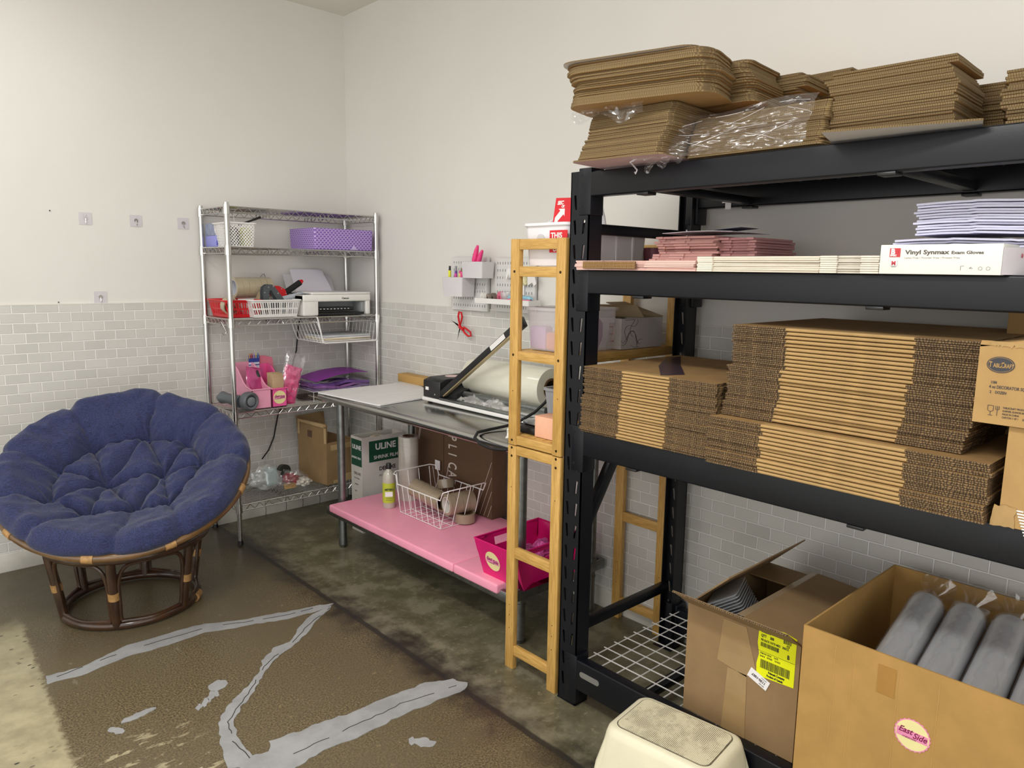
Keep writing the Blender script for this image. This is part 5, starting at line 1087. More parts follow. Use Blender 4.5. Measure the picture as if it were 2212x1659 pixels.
def stack(name, x, y, z, w_, d, r, n, pitch, group, lbl, cat, slack=.006, rz=0, mats=None, drift=None, special=None, h=None, dz=None):
    mats = mats or [kl, rawb]; protos = []; rr2 = random.Random(hash(name+group) % 1000 if False else len(group)*7+n)
    ox = oy = 0
    for i in range(n):
        if i % 6 == 0: bx_, by_ = rr2.uniform(-slack, slack), rr2.uniform(-slack, slack)
        cx = x+bx_+rr2.uniform(-.0028, .0028); cy = y+by_+rr2.uniform(-.0028, .0028)
        if drift: cx += drift[0](i/n); cy += drift[1](i/n)
        lab = (special or {}).get(i if i < n-1 else -1) or nth(lbl, i)
        if i < 3:
            mb = board_proto(w_, d, r, h or pitch*.80, seed=i); o = solo(name, mb, mats, lab, cat, group); protos.append(o)
        else:
            o = protos[i % 3].copy(); COL.objects.link(o); o['label'] = lab
        o.location = (cx, cy, z+pitch*i); o.rotation_euler = (0, 0, rz+rr2.uniform(-.012, .012))
        if i < 3 : ROOT[o] = MX.Translation(o.location)
zt1 = 1.7765
# wrapped lower pile
stack('cake_board', -.570, -2.745, zt1+.008, .285, .33, .02, 27, .0051, 'lower left pile of cake boards', 'brown cake board in the lower left pile on rack top', 'cake board', .004, .05, special={0: 'pink-white bottom cake board of the lower left pile on rack top', -1: 'topmost cake board of the lower left pile, under the rounded boards'}, drift=(lambda f: .05*f-.035, lambda f: -.012*f))
o_ = solo('cake_board', board_proto(.30, .36, .02, .0045), [mat('pinkish_board', '#d9b9bd', .5, var=.02), rawb], 'pinkish white board sheet lying under the lower left pile on rack top', 'cake board'); o_.location = (-.61, -2.745, zt1+.002); o_.rotation_euler = (0, 0, .1)
stack('cake_board', -.47, -3.09, zt1+.002, .38, .36, .015, 22, .0049, 'film wrapped cake boards', 'brown cake board inside the torn clear film on rack top', 'cake board', .004, .0, drift=(lambda f: .03*f, lambda f: 0))
stack('cake_board', -.22, -2.90, zt1+.002, .60, .24, .015, 10, .0142, 'rear low pile of cake boards', 'brown cake board in the rear low pile on rack top', 'cake board', .004, .0)
ux = [(-.688, -2.795, .425, .21, .06, 'front rounded pile of cake boards', 'rounded brown cake board in the front upper pile', .25), (-.475, -2.822, .41, .22, .03, 'second upper pile of cake boards', 'brown cake board in second upper pile', .22), (-.285, -2.855, .41, .16, .012, 'third upper pile of cake boards', 'brown cake board in third upper pile', .14), (-.13, -2.90, .50, .16, .0, 'rearmost upper pile of cake boards', 'brown cake board in rearmost upper pile nearest the wall', 0)]
zu = 1.925
for i, (x, y, w_, d, r, g_, lb, rz_) in enumerate(ux):
    stack('cake_board', x, y, zu, w_, d, r, (25, 23, 20, 18)[i], (.0045, .0048, .0054, .0075)[i], g_, lb, 'cake board', (.014, .014, .018, .008)[i], rz_ if i == 0 else rz_*.4, special={0: 'bottom board of the '+g_, -1: 'topmost board of the '+g_}, drift=(lambda f: .02*math.sin(f*7), (lambda f: .012*math.sin(f*9)) if i != 2 else (lambda f: .02 if f < .5 else -.012)))
o_ = solo('cake_board', board_proto(.40, .21, .05, .0025), [bwhite, rawb], 'thin white rounded board topping the front upper pile', 'cake board'); o_.location = (-.705, -2.77, zu+.1135); o_.rotation_euler = (0, 0, .27)
# right hand piles
o_ = solo('cake_board', board_proto(.30, .50, .003, .0045), [bwhite, rawb], 'white board sheet jutting over the beam under the square pile', 'cake board'); o_.location = (-.50, -3.415, zt1+.001); o_.rotation_euler = (0, 0, .28)
stack('cake_board', -.50, -3.405, zt1+.008, .265, .20, .002, 27, .0059, 'square pile of cake boards', 'brown square cake board in the pile on a white sheet', 'cake board', .012, .03, special={-1: 'topmost cake board of the square pile on white sheet'}, drift=(lambda f: .0, lambda f: .01*math.sin(f*8)))
stack('cake_board', -.27, -3.44, zt1+.002, .27, .20, .002, 22, .0065, 'pile behind the square pile', 'brown cake board in the pile close behind the square pile', 'cake board', .008, .03)
stack('cake_board', -.36, -3.80, zt1+.002, .34, .45, .002, 18, .0064, 'far right pile of cake boards', 'brown cake board in the far right pile at the frame edge', 'cake board', .008, .0)
# torn clear film
def fl(u, v):
    y = -2.80-.46*u; e = math.exp(-u*7); y += e*(.06*math.sin(v*PI)*-1+.02); top = 1.925-.045*u-.02*math.sin(u*5); z = top+(1.772-top)*v
    x = -.655-.07*math.sin(v*PI*.55)*(1-u*.4)+.02*(1-v)
    n_ = noise.noise(V((u*7, v*4, 2)))*.016+noise.noise(V((u*18, v*14, 5)))*.006+abs(noise.noise(V((u*5-v*4, v*6+u*7, 9))))*-.012
    if v > .93: z -= .0; x -= .012
    return V((x+n_, y, z+n_*.3))
fm = film('torn_wrap', (.86, .86, .9), .22, .2, bs=9, bst=.7, diff=.05)
tf = thing('plastic_wrap', 'torn clear plastic film hanging off the lower boards over the beam', 'film', (-.7, -3.0, 1.76))
part('film_sheet', bagmesh(fl, 110, 60), fm, tf)
def fl2(u, v): 
    y = -2.60-.24*u; return V((-.79+.02*u+noise.noise(V((u*8, v*5, 3)))*.014, y, 1.921-(.022+.022*math.sin(u*11)*.6+.02*u)*v))
part('film_sheet', bagmesh(fl2, 40, 10), fm, tf)
def fl3(u, v):
    y = -2.80-.13*u; w3 = .035*(1-.6*u)+.01*math.sin(u*16); return V((-.690-.012*v+noise.noise(V((u*12, v*6, 7)))*.012, y, 1.785-w3*v))
part('film_sheet', bagmesh(fl3, 34, 12), fm, tf)
ed = MB(); pts = [fl(0, v/14)+V((-.002, 0, 0)) for v in range(15)]; ed.tube(pts+[V((-.70, -2.775, 1.755)), V((-.70, -2.77, 1.745)), V((-.698, -2.765, 1.75))], .0022, 6)
for off in range(1, 9):
    pts = [fl(.006*off+.004*math.sin(v*1.9+off), v/14)+V((-.002-.002*(off % 3), 0, 0)) for v in range(off % 3, 15-off % 4)]; ed.tube(pts, .0013-.0001*off, 5)
for s0 in range(14):
    u0 = .02+.065*s0; v0 = .12+.13*(s0*7 % 6); pts = [fl(min(1, u0+.022*k), min(1, max(0, v0+.03*k*math.sin(s0*2.1))))+V((-.003, 0, 0)) for k in range(9)]; ed.tube(pts, .0006, 4)
part('gathered_edge', ed, film('film_crease', (.95, .95, 1), .7, .1, diff=.55), tf)
# ---------------- second level ----------------
z2_ = 1.4745
pkc = mat('pink_card', '#d6a49c', .65, var=.06, vs=12); pke = stripes('pink_card_edge', '#dcb0a6', '#a8766c', 'Z', .0024, .5)
def folded(name, x0, y1_, w_, d, h, n, pitch, z, mats, group, lbl, cat, splits, jx=.006, seed=1, lean=0, wave=0):
    """flat-folded cartons: front edge split into stepped tabs"""
    r2 = random.Random(seed); pro = []
    for i in range(n):
        if i < 3:
            m = MB(); a = 0
            for k, s in enumerate(list(splits)+[1]):
                off = (k % 2)*.004+r2.uniform(-.0015, .0015); m.box((off, -w_*s, 0), (d, -w_*a, h*(.5 if k % 2 else 1)), .0003, 1)
                if k % 2: m.box((off+.003, -w_*s, h*.56), (d, -w_*a, h), .0003, 1)
                a = s
            if wave:
                bmesh.ops.subdivide_edges(m.bm, edges=m.bm.edges[:], cuts=3)
                for v in m.bm.verts: v.co.z += wave*math.sin(v.co.y*22+i)*.5
            me = _mesh(name, m, mats, sm=False); o = bpy.data.objects.new(name, me); COL.objects.link(o); pro.append(o); o['category'] = cat; o['group'] = group
        else: o = pro[i % 3].copy(); COL.objects.link(o)
        o['label'] = lbl[0] if i == 0 else lbl[2] if i == n-1 else nth(lbl[1], i)
        o.location = (x0+r2.uniform(-jx, jx)*.5+(0 if i % 4 else r2.uniform(-jx, jx)), y1_+r2.uniform(-jx, jx)*.6, z+pitch*i); o.rotation_euler = (lean*i, 0, r2.uniform(-.01, .01)); ROOT[o] = MX.Translation(o.location)
pkf = mat('pale_pink_card', '#e4bdb2', .6, var=.05, vs=14)
folded('pink_mailer', -.685, -2.535, .435, .24, .0042, 6, .0048, z2_, [pkf], 'pale pink folded mailers at the shelf front', ['bottom pale pink folded mailer at the left front of second level', 'pale pink folded mailer in the low front pile of second level', 'topmost pale pink folded mailer of the low front pile'], 'mailer', (.25, .62), .008, 3)
cr = MB()
for j in range(4):
    for k in range(48): cr.box((-.6925, -2.575-.0042*k, z2_+.006+.0048*j), (-.6895, -2.573-.0042*k, z2_+.0095+.0048*j))
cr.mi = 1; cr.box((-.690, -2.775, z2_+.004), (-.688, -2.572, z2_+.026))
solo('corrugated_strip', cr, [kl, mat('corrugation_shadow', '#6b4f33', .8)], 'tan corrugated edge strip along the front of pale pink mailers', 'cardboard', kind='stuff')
folded('pink_carton', -.43, -2.655, .215, .26, .0068, 14, .0078, z2_, [pkc], 'dusty pink folded cartons', ['bottom dusty pink folded carton behind the pale pink mailers', 'dusty pink flat folded carton in the taller pile of second level', 'topmost dusty pink carton under the white envelope'], 'carton', (.12, .3, .55), .02, 5)
folded('pink_carton', -.40, -2.875, .115, .24, .0068, 13, .0079, z2_, [mat('rose_card', '#c08c8c', .65, var=.06)], 'rose folded cartons', ['bottom rose folded carton right of the dusty pink pile', 'rose flat folded carton right of the dusty pink pile', 'topmost rose carton right of the dusty pink pile'], 'carton', (.3, .8), .014, 6)
m = MB(); m.surf(lambda u, v: V((-.437+.22*v, -2.68-.25*u, z2_+.119+.004*math.sin(u*3))), 14, 8); bmesh.ops.solidify(m.bm, geom=m.bm.faces[:], thickness=.0015)
solo('white_envelope', m, mat('lilac_envelope', '#dcdae2', .6), 'white envelope lying on top of the dusty pink cartons', 'envelope')
m = MB(); m.surf(lambda u, v: V((-.425+.10*v, -2.86-.09*u, z2_+.125+.006*u)), 10, 6); bmesh.ops.solidify(m.bm, geom=m.bm.faces[:], thickness=.001)
solo('white_envelope', m, mat('navy_lined_envelope', '#4d4d68', .5), 'navy lined envelope flap sticking out beside the white envelope', 'envelope')
wc = mat('white_card', '#e6dccb', .6, var=.03, vs=16)
folded('white_carton', -.68, -2.975, .335, .30, .0044, 8, .0050, z2_, [wc], 'white folded cartons, left pile', ['bottom white folded carton of the pile beside the pink mailers', 'white flat folded carton in the pile beside the pink mailers', 'topmost white folded carton of the pile beside the pink mailers'], 'carton', (.14,), .002, 7)
folded('white_carton', -.68, -3.312, .135, .30, .0044, 8, .0051, z2_, [mat('white_card_b', '#ddd5c6', .6, var=.06, vs=30)], 'white folded cartons, right pile', ['bottom white folded carton of the pile beside the glove box', 'white flat folded carton in the pile beside the glove box', 'topmost white folded carton of the pile beside the glove box'], 'carton', (.3, .7), .002, 8)
gb = thing('glove_box', 'white vinyl glove box with red square logos on second rack level', 'box', (-.62, -3.565, z2_)); gwh = mat('glove_box_white', '#e9e8de', .45, var=.01)
part('carton', MB().box((-.685, -3.685, z2_), (-.57, -3.45, z2_+.063), .001), gwh, gb)
part('end_flap', MB().prism([(-.685, -3.6855), (-.64, -3.715), (-.60, -3.715), (-.57, -3.6855)], z2_+.001, z2_+.055), mat('glove_flap', '#d3cdd2', .45), gb)
Mg = frame((-.6853, -3.45, z2_), (0, -1, 0), (0, 0, 1)); rgc = mat('logo_red', '#c2333b', .5); gi = mat('text_grey', '#5c5550', .6); gi2 = mat('text_grey_light', '#a8a29a', .6)
decal(rect(.022, .019, cx=.031, cy=.046), Mg, rgc, gb, 'logo'); text([('B', .0225, .043, .016, .0008), ('BASIC', .0218, .0383, .0052, .0003)], .01, white, gb, Mg @ MX.Translation((0, 0, .0009)), sx=.95)
decal(circ(.0045, 20, cx=.033, cy=.049), Mg @ MX.Translation((0, 0, .0004)), rgc, gb, 'logo_dot')
decal(rect(.015, .013, cx=.030, cy=.0235), Mg, lgrey, gb, 'size_frame'); decal(rect(.013, .0105, cx=.030, cy=.024), Mg @ MX.Translation((0, 0, .0003)), white, gb, 'size_mark'); text('M', .0115, rgc, gb, Mg @ MX.Translation((.0255, .0195, .001)), bold=.0006); text('MEDIUM', .0026, gi2, gb, Mg @ MX.Translation((.0253, .0145, .0003)))
text([('Vinyl Synmax', .052, .0425, .0125, .0004)], .01, gi, gb, Mg, sx=1.25, sp=1.02); text([('Exam Gloves', .142, .0425, .009, .00025)], .01, gi, gb, Mg, sx=1.25); text('Latex Free / Powder Free / Protein Free', .0055, gi2, gb, Mg @ MX.Translation((.051, .033, 0)), sx=1.2)
ic = MB()
for k in range(2): ic.tube([Mg @ V((.198+.014*k+.0035*math.cos(a), .013+.0035*math.sin(a), .0003)) for a in [2*PI*i/14 for i in range(14)]], .0003, 4, closed=True)
ic.tube([Mg @ V(p) for p in ((.162, .009, .0003), (.162, .018, .0003), (.168, .018, .0003))], .0004, 4).tube([Mg @ V(p) for p in ((.178, .013, .0003), (.181, .016, .0003), (.184, .013, .0003), (.178, .013, .0003))], .0004, 4)
part('icons', ic, gi, gb, kind='stuff'); text([('M', .008, .035, .012, .0005)], .01, rgc, gb, frame((-.66, -3.7105, z2_), (1, 0, 0), (0, 0, 1)))
em = mat('lavender_mailer', '#d3d2e6', .6, var=.05, vs=12)
def mailer(n, z, x0, y0, sp, seed, group, lbls, pitch=.0062):
    r2 = random.Random(seed); pro = []
    for i in range(n):
        if i < 4:
            m = MB(); L = .36; ph = r2.uniform(0, 3)
            def f(u, v): 
                y = -L*u; bend = .003*math.sin(u*6+.15*ph)+.03*max(0, u-.62)*sp; fold = .0016 if .34 < u < .66 else 0
                return V((.24*v+(.004*noise.noise(V((u*9, i, 0)))), y, bend+fold))
            m.surf(f, 30, 4); bmesh.ops.solidify(m.bm, geom=m.bm.faces[:], thickness=.0046); o = bpy.data.objects.new('padded_mailer', _mesh('padded_mailer', m, em)); COL.objects.link(o); pro.append(o); o['category'] = 'mailer'; o['group'] = group
        else: o = pro[i % 4].copy(); COL.objects.link(o)
        o['label'] = lbls[0] if i == 0 else lbls[2] if i == n-1 else nth(lbls[1], i)
        o.location = (x0+r2.uniform(-.006, .006), y0+r2.uniform(-.006, .006)-.0006*(n-i), z+pitch*i); o.rotation_euler = (0, 0, r2.uniform(-.02, .02)); ROOT[o] = MX.Translation(o.location)
mailer(13, z2_+.004, -.55, -3.425, .3, 11, 'lower lavender mailers', ['bottom lavender mailer of the pile behind the glove box', 'lavender mailer in the lower bundle behind the glove box', 'top mailer of the lower lavender bundle behind glove box'])
mailer(12, z2_+.094, -.52, -3.455, 1.0, 12, 'upper lavender mailers', ['bottom mailer of the upper lavender bundle behind glove box', 'lavender mailer in the upper bundle behind the glove box', 'topmost lavender mailer of the upper bundle behind glove box'], .0062)
# ---------------- third level: flattened cartons ----------------
def flatcarton(w_, a, b, d, h, seed):
    """one flattened carton: raw double edges at both ends, a folded edge in the middle"""
    r2 = random.Random(seed); m = MB(); ph = h*.35
    def plate(ya, yb, z0, z1, rec):
        n = 16; pts = [(rec+abs(r2.gauss(0, .0011)), ya+(yb-ya)*i/n) for i in range(n+1)]; poly = pts+[(d, yb), (d, ya)]; m.prism(poly, z0, z1, side=1)
    for ya, yb in ((0, -a), (-b, -w_)):
        plate(ya, yb, 0, ph, .003+r2.uniform(0, .003)); plate(ya, yb, h*.49, h*.49+ph, .003+r2.uniform(0, .004))
    R_ = h*.41; xo = r2.uniform(0, .005); prof = [(xo+R_+R_*math.cos(t), h*.46+R_*math.sin(t)) for t in [PI/2+PI*k/8 for k in range(9)]]+[(.03, h*.46-R_), (.03, h*.46+R_)]
    m.mi = 2; m.prism(prof, -b, -a, axis=1); m.mi = 0
    m.box((.028, -b, .0), (d, -a, ph)).box((.028, -b, h*.49), (d, -a, h*.49+ph)); return m
def cartons(x0, y0, z, w_, a, b, d, n, pitch, group, lbls, seed, drift=lambda i: (0, 0), tiltn=0):
    r2 = random.Random(seed); pro = []
    for i in range(n):
        if i < 5:
            o = bpy.data.objects.new('flattened_carton', _mesh('flattened_carton', flatcarton(w_, a, b, d, pitch, seed*10+i), [kraft, rawx, kraftp], sm=False)); COL.objects.link(o); pro.append(o); o['category'] = 'flattened carton'; o['group'] = group
        else: o = pro[r2.randrange(5)].copy(); COL.objects.link(o)
        dx, dy = drift(i); o['label'] = lbls[0] if i == 0 else lbls[2] if i == n-1 else nth(lbls[1], i)
        o.location = (x0+dx+r2.uniform(-.004, .004), y0+dy+r2.uniform(-.004, .004), z+pitch*i); o.rotation_euler = (0, 0, r2.uniform(-.006, .006)); ROOT[o] = MX.Translation(o.location)
zb_ = .9635
cartons(-.676, -2.572, zb_, .478, .155, .325, .52, 23, .0092, 'flattened cartons, left pile', ['bottom flattened carton of the left pile on the third level', 'flattened carton in the left pile on the third rack level', 'topmost flattened carton of the left pile, purple tape on it'], 2, lambda i: (0 if i > 11 else -.006, -.0 if i > 11 else .004))
solo('purple_tape_strip', MB().prism([(-.652, -2.852), (-.583, -2.888), (-.387, -2.738), (-.20, -2.61), (-.27, -2.60), (-.48, -2.72)], zb_+.0092*23-.001, zb_+.0092*23+.0004), mat('plum_tape', '#45363f', .3, var=.03), 'plum coloured tape strip across the left pile of flattened cartons', 'tape')
cartons(-.700, -3.045, zb_, .665, .155, .50, .52, 13, .0099, 'flattened cartons, low middle pile', ['bottom flattened carton of the low middle pile on third level', 'flattened carton in the low middle pile on the third level', 'top flattened carton of the low middle pile, mostly covered'], 3, lambda i: (-.004*math.sin(i), 0))
zq = zb_+.0099*13+.001
cartons(-.660, -3.075, zq, .585, .15, .45, .53, 25, .0098, 'flattened cartons, tall middle pile', ['bottom flattened carton of the tall middle pile on third level', 'flattened carton in the tall middle pile on the third level', 'topmost flattened carton of the tall middle pile on third level'], 4, lambda i: ((.004 if i < 8 else 0), (.022-.0028*i if i < 8 else (.006 if i < 14 else -.004))))
tcb = thing('table_goods_carton', 'tan printed carton with dark oval logo at right edge of third level', 'box', (-.54, -3.8, 1.172))
M = MX.Translation((-.688, -3.664, 1.174)); m = MB(); carton(m, 0, -.30, .30, 0, 0, .160); flap(m, (0, 0, .160), (.30, 0, .160), .14, (0, -.9, .16)); flap(m, (0, -.30, .160), (0, 0, .160), .012, (.3, 0, .3)); bmesh.ops.transform(m.bm, matrix=M, verts=m.bm.verts); kt = mat('tan_carton', '#b08d58', .75, var=.05, vs=14, bump=.06, bs=140); part('carton', m, kt, tcb)
tr3 = MB(); pts_ = [(0, -.002), (.0, -.30), (.006, -.30)]+[(.004+.006*abs(noise.noise(V((k*.7, 3, 1)))), -.30+.0298*k/1.0) for k in range(1, 10)]; tr3.prism([( -.02-.0025*k, .1595+.007*noise.noise(V((k*1.1, 2, 2)))) for k in range(0, 26)]+[(-.085, .17), (-.02, .168)], -.0015, .002, axis=0, M=M); part('torn_edge', tr3, kraftp, tcb, label='torn pale top edge')
Mt = frame((-.6885, -3.664, 1.174), (0, -1, 0), (0, 0, 1)); nv = mat('print_navy', '#3b3a40', .6)
decal(circ(.0245, 36, cx=.040, cy=.122, ry=.0165), Mt, nv, tcb, 'oval_logo', label='dark oval logo'); ov = MB().tube([Mt @ V((.040+.0222*math.cos(a), .122+.0145*math.sin(a), .001)) for a in [2*PI*i/36 for i in range(36)]], .0004, 4, closed=True); part('logo_ring', ov, kt, tcb)
text([('T', .0195, .1165, .0155, .0003), ('ABLE', .0275, .1165, .0115, .0003), ('C', .0400, .1165, .0155, .0003), ('RAFT', .0465, .1165, .0115, .0003)], .01, kt, tcb, Mt @ MX.Translation((0, 0, .0009)), sx=.62)
text([('1104', .026, .083, .0075, .0002), ('4 oz DECORATOR SQUEEZE DISPENSER', .024, .0735, .009, .0001), ('2    DOZEN', .026, .063, .008, .0001), ('TABLECRAFT PRODUCTS CO.', .052, .034, .0055, 0), ('GURNEE, ILLINOIS 60031', .052, .0275, .0055, 0), ('MADE IN CHINA', .052, .021, .0055, 0), ('CARTON 1 OF 1      02424', .052, .0145, .0055, 0)], .01, nv, tcb, Mt, sx=.72)
gi_ = MB(); q = lambda *p: [Mt @ V((a, b, .0003)) for a, b in p]
gi_.tube(q((.026, .038), (.026, .028), (.031, .025), (.036, .028), (.036, .038), (.026, .038)), .0005, 4).tube(q((.031, .025), (.031, .018)), .0005, 4).tube(q((.027, .018), (.035, .018)), .0005, 4).tube(q((.040, .038), (.040, .031), (.046, .031), (.046, .038)), .0005, 4).tube(q((.043, .038), (.043, .018)), .0005, 4); part('glass_and_fork_mark', gi_, nv, tcb, kind='stuff')
lb3 = thing('tall_carton', 'tan carton with torn corner under the printed carton on third level', 'box', (-.5, -3.85, zb_)); m = MB(); carton(m, -.675, -4.05, -.24, -3.728, zb_, 1.171); part('carton', m, kt, lb3)
def torn(cx, cy, w_, h, seed): return [(cx+(w_/2)*sx_*(1)+.004*noise.noise(V((k*1.3, seed, 0))), cy+sy_*h/2+.004*noise.noise(V((k*1.7, seed, 5)))) for k, (sx_, sy_) in enumerate([(-1, -1), (-.6, -1.05), (-.2, -.9), (.2, -1), (.6, -.92), (1, -1), (1, -.4), (.9, .2), (1.05, .6), (1, 1), (.5, .95), (.1, 1.05), (-.4, .9), (-.8, 1), (-.95, .5), (-.85, 0), (-1.05, -.5)])]
decal(torn(0, 0, .042, .045, 1), frame((-.6775, -3.736, .985), (0, -1, 0), (0, 0, 1)) @ MX.Rotation(.1, 4, 'Y'), kraftp, lb3, 'torn_flap', t=.002, label='pale torn cardboard scrap')
tb3 = MB()
for k in range(12): tb3.box((-.6765, -3.770-.0022*k, 1.0-.006*k), (-.6755, -3.757-.0022*k, 1.003-.006*k))
part('corrugated_tear', tb3, paper, lb3, kind='stuff')
solo('rear_carton', MB().box((-.32, -4.0, zb_), (-.10, -3.62, 1.392), .001), kt, 'tan carton standing behind the printed carton by the wall', 'box')
# ---------------- bottom level ----------------
zf = .1705
b1_ = thing('open_carton', 'brown open carton with yellow shipping label on the bottom level', 'box', (-.37, -3.145, zf)); m = MB(); X1_, X2_, Yr, Yl, Zc = -.622, -.15, -3.315, -2.968, .505
kb = mat('packing_brown', '#8a6f4c', .75, var=.06, vs=12, bump=.06, bs=120)
carton(m, X1_, Yr, X2_, Yl, zf, Zc); part('carton', m, kb, b1_)
fm_ = MB(); flap(fm_, (X1_, Yr, Zc), (X1_, Yl, Zc), .105, (-.085, 0, .06)); part('flap', fm_, kb, b1_)
fe = MB(); e0 = V((X1_, Yl, Zc))+V((-.085, 0, .06)).normalized()*.105; e1 = V((X1_, Yr, Zc))+V((-.085, 0, .06)).normalized()*.105; fe.box((-.0022, e1.y, -.0012), (.0028, e0.y, .0022), M=MX.Translation((e0.x, 0, e0.z))); part('flap_edge', fe, rawx, b1_, label='corrugated flap edge')
fm_ = MB(); flap(fm_, (X1_+.01, Yl, Zc), (X2_, Yl, Zc), .165, (0, -.12, .115)); part('flap', fm_, kb, b1_)
fm_ = MB(); flap(fm_, (X2_, Yr, Zc), (X2_, Yl, Zc), .15, (1, 0, -.02)) if False else flap(fm_, (X2_, Yl, Zc), (X2_, Yr, Zc), .14, (-1, 0, .03)); part('flap', fm_, kb, b1_)
fm_ = MB(); flap(fm_, (X1_+.01, Yr, Zc), (X2_, Yr, Zc), .175, (0, 1, .06)); part('flap', fm_, kb, b1_)
part('tape_strip', MB().prism([(X1_+.02, -3.165), (X1_+.02, -3.115), (X2_, -3.12), (X2_, -3.17)], Zc+.012, Zc+.0128), mat('clear_brown_tape', '#b09a7a', .15, alpha=.7, coat=.6, bump=.4, bs=40), b1_, label='loose clear packing tape')
Mx = frame((X1_-.0006, Yl, zf), (0, -1, 0), (0, 0, 1)); ctp = mat('clear_front_tape', '#9c8159', .16, coat=.5, bump=.1, bs=10)
decal([(.118, .330), (.19, .330), (.225, .22), (.20, .185), (.105, .20), (.112, .26)], Mx, ctp, b1_, 'tape_strip'); decal([(.14, .19), (.20, .19), (.205, .0), (.13, .0)], Mx, ctp, b1_, 'tape_strip')
yl = mat('yellow_label', '#e4e800', .45, var=.02); ys = MX.Translation((0, 0, .0004))
decal([(.228, .205), (.335, .212), (.335, .350), (.30, .357), (.228, .345), (.226, .30), (.232, .27), (.226, .24)], Mx, yl, b1_, 'shipping_label', label='bright yellow shipping label')
Ml = Mx @ MX.Translation((0, 0, .0009)) @ MX.Rotation(.0, 4, 'Z')
text([('03210', .234, .335, .016, .0008), ('QTY     300', .235, .322, .0105, .0004), ('/CS', .308, .318, .0085, .0003), ('PIE SLICE CNTR MED   300/CS', .235, .310, .0085, .0002), ('B', .312, .286, .016, .0006), ('ITEM NO: 03210      DATE', .235, .272, .0065, .0001), ('Serial #    1079450     12/16/22', .235, .264, .0065, .0001), ('Polarpak Company', .262, .223, .0085, .0004), ('Product of Canada', .258, .213, .0085, .0004)], .01, ink, b1_, Ml, sx=.72)
bc1 = MB(); r2 = random.Random(4)
def bars(mb, x0, x1, y0, y1):
    x = x0
    while x < x1: w2 = r2.choice((.0006, .001, .0016)); mb.prism(rect(w2, y1-y0, cx=x, cy=(y0+y1)/2), 0, .0004, M=Ml); x += w2+r2.choice((.0008, .0012))
bars(bc1, .238, .322, .232, .257); bars(bc1, .236, .288, .294, .306); bars(bc1, .300, .322, .326, .338); bc1.box((0, 0, 0), (.107, .0007, .0004), M=Ml @ MX.Translation((.227, .2795, 0)))
part('barcode', bc1, ink, b1_, kind='stuff')
Mw = Mx @ MX.Translation((.236, .196, .0012)) @ MX.Rotation(-.38, 4, 'Z'); decal(rect(.062, .030), Mw, paper, b1_, 'white_label', label='small tilted white label'); text([('1130-1007', -.022, -.004, .010, .0003), ('LOT 0215', -.022, -.011, .004, 0), ('EXP 2024', -.022, .008, .004, 0)], .01, ink, b1_, Mw @ MX.Translation((0, 0, .0009)) @ MX.Rotation(PI, 4, 'Z'))
cm = mat('clear_container', '#a3a7ab', .12, alpha=.8, coat=.6, spec=.8)
for k in range(15):
    Mk = MX.Translation((-.50+.0, -3.055, .478)) @ MX.Rotation(.35, 4, 'Z') @ MX.Rotation(-.55, 4, 'X') @ MX.Translation((0, 0, -.0-.0088*k+.06))
    if k == 0:
        m = MB(); m.prism(rect(.15, .10, .012), 0, .0016).prism(rect(.13, .08, .012), .0, -.03); c0 = bpy.data.objects.new('clear_container', _mesh('clear_container', m, cm)); COL.objects.link(c0); tag(c0, 'clear plastic pie container nested in the brown open carton', 'container', 'nested pie containers'); o = c0
    else: o = c0.copy(); COL.objects.link(o)
    o.matrix_world = Mk; o['label'] = 'topmost clear pie container nested in the brown open carton' if k == 0 else 'clear pie container in brown carton, %s from the top of the nest' % ORD[k]
b2_ = thing('large_open_carton', 'large tan open carton with round pink sticker holding cup sleeves', 'box', (-.38, -3.6, zf)); m = MB(); kc = mat('golden_kraft', '#ac864a', .78, var=.07, vs=10, bump=.08, bs=160)
carton(m, -.688, -3.87, -.10, -3.347, zf, .602, .005); part('carton', m, kc, b2_)
fold_ = MB()
for y in (-3.43, -3.472, -3.575, -3.66): fold_.box((-.6888, y-.0006, .3), (-.6878, y+.0006, .58))
part('crease', fold_, mat('light_crease', '#bd955a', .7), b2_, kind='stuff')
part('tape_patch', MB().box((-.6892, -3.57, .505), (-.6882, -3.53, .575)), mat('tape_brown_clear', '#a87e40', .3), b2_)
east(b2_, frame((-.6892, -3.6155, .4355), (0, -1, 0), (0, 0, 1)), .038, True)
gp_ = mat('grey_plastic_cups', '#b4b4b5', .25, var=.06, vs=5, st=(1, 8, 8), coat=.5)
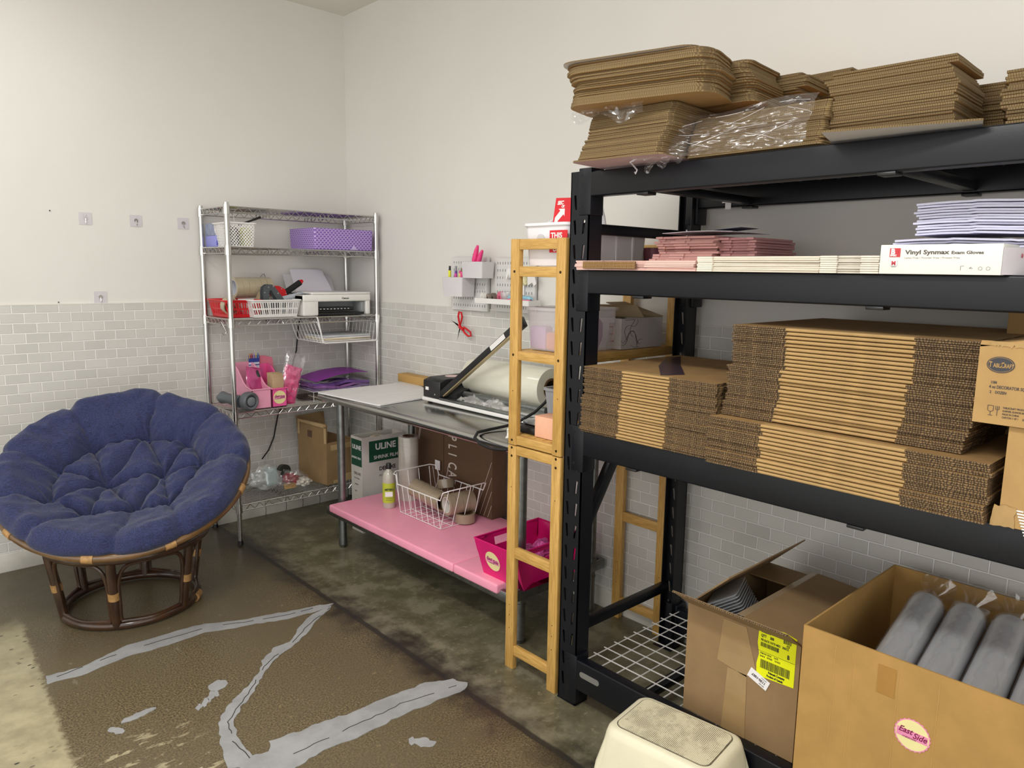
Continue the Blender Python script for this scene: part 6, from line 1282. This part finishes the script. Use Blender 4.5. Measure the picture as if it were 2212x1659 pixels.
for k in range(4):
    y = -3.505-.098*k; A = V((-.60+.01*k, y+.0, .475)); B = V((-.24+.01*k, y+.015, .565)); lbs = ['sleeve of grey plastic cups in the large carton, farthest left', 'sleeve of grey plastic cups in the large carton, second from left', 'sleeve of grey plastic cups in the large carton, third from left', 'sleeve of grey plastic cups in the large carton, at the frame edge']
    t = thing('cup_sleeve', lbs[k], 'cups', tuple(A-V((0, 0, .05))), group='sleeves of grey cups'); d = (B-A).normalized(); Q = MX.Translation(A) @ d.to_track_quat('Z', 'Y').to_matrix().to_4x4(); L = (B-A).length
    part('cups', MB().lathe([(0, 0), (.036, .0), (.044, .006), (.046, .03), (.0455, L*.5), (.0465, L-.03), (.044, L-.005), (.04, L), (0, L)], 40, Q), gp_, t)
    def bf(u, v, k=k):
        a = 2*PI*u; z = -.01+(L+.10)*v; r = .0485+.0015*noise.noise(V((math.cos(a)*3, math.sin(a)*3, z*40+k)))
        if z > L: f = (z-L)/.09; r = .048*max(.16, (1-f*1.9)) if f < .45 else .010+.035*(f-.45)/.55; r *= 1+.45*noise.noise(V((math.cos(a)*2.5, math.sin(a)*2.5, z*30+k)))
        return V((r*math.cos(a), r*math.sin(a), z))
    m = MB(); m.surf(bf, 34, 46, wu=True, M=Q); m.recalc = False; part('wrapper', m, film('cup_bag', (.85, .86, .9), .3, .14, bs=5, bst=.6, diff=.04), t, label='clear twisted bag')
solo('crumpled_film', blob((-.63, -3.46, .50), .03, .035, .028, 71, .7, 14), film('scrap_film', (.8, .82, .88), .7, .08, bs=60, bst=1, diff=.15), 'crumpled shiny film end at the left front of large carton', 'film')
solo('crumpled_film', blob((-.64, -3.53, .505), .035, .05, .03, 75, .7, 14), bpy.data.materials['scrap_film'], 'crumpled shiny film end in front of the cup sleeves', 'film')
# ---------------- step stool ----------------
def m_stool():
    t = NT('dirty_stool_grip'); v = t.tc.outputs['Object']; w2 = t.N('TexWave'); w2.inputs['Scale'].default_value = 75; w2.inputs['Distortion'].default_value = 6; w2.inputs['Detail Scale'].default_value = .25; w2.wave_type = 'BANDS'; w2.bands_direction = 'Y'; t.L(v, w2.inputs[0])
    n = t.step(t.noise(v, 14, 4, .7), .42, .62); n2 = t.step(t.noise(v, 60, 3, .7), .62, .7); f = t.math('MULTIPLY', t.step(w2.outputs['Fac'], .55, .85), t.math('ADD', t.math('MULTIPLY', n, .75), .2))
    c = t.mix(f, S('#ddd5b6'), S('#3f392d')); c = t.mix(t.math('MULTIPLY', n2, .4), c, S('#5d5344')); t.L(c, t.b.inputs['Base Color']); t.b.inputs['Roughness'].default_value = .6; t.bump(w2.outputs['Fac'], .5, .001); return t.m
ivory = mat('ivory_plastic', '#dfd9bd', .4, var=.05, vs=5)
stl = thing('step_stool', 'cream plastic step stool with dirty ribbed top on the floor by rack', 'stool', (-.818, -3.07, 0), rz=.12)
def rr_(w_, d, r, z, n=6): return [V((x, y, z)) for x, y in rect(w_, d, r, n)]
bm = bmesh.new(); lv = [rr_(.285, .38, .03, 0), rr_(.255, .352, .035, .12), rr_(.225, .325, .035, .205), rr_(.215, .316, .035, .222), rr_(.195, .30, .03, .229), rr_(.165, .268, .022, .230)]
g = [[bm.verts.new(p) for p in l] for l in lv]; n = len(g[0])
for A, B in zip(g, g[1:]):
    for k in range(n): bm.faces.new((A[k], A[(k+1) % n], B[(k+1) % n], B[k]))
bm.faces.new(g[-1]); 
m = MB(); m.bm.free(); m.bm = bm; bmesh.ops.recalc_face_normals(bm, faces=bm.faces[:]); bmesh.ops.solidify(bm, geom=bm.faces[:], thickness=.004); part('body', m, ivory, stl, local=True)
part('tread', MB().prism(rect(.168, .272, .022, 6), .2295, .2325), m_stool(), stl, local=True, label='dirt-stained wavy tread')
part('tread_groove', MB().tube([V((x, y, .2300)) for x, y in rect(.172, .276, .024, 6)], .0016, 5, closed=True), mat('groove_dirt', '#6a6250', .8, var=.5, vs=30), stl, local=True)
for sx_ in (-1, 1):
    for sy_ in (-1, 1): part('leg_groove', MB().tube([(sx_*.095, sy_*.143, .200), (sx_*.113, sy_*.162, .12), (sx_*.128, sy_*.176, .003)], .013, 10), ivory, stl, local=True)
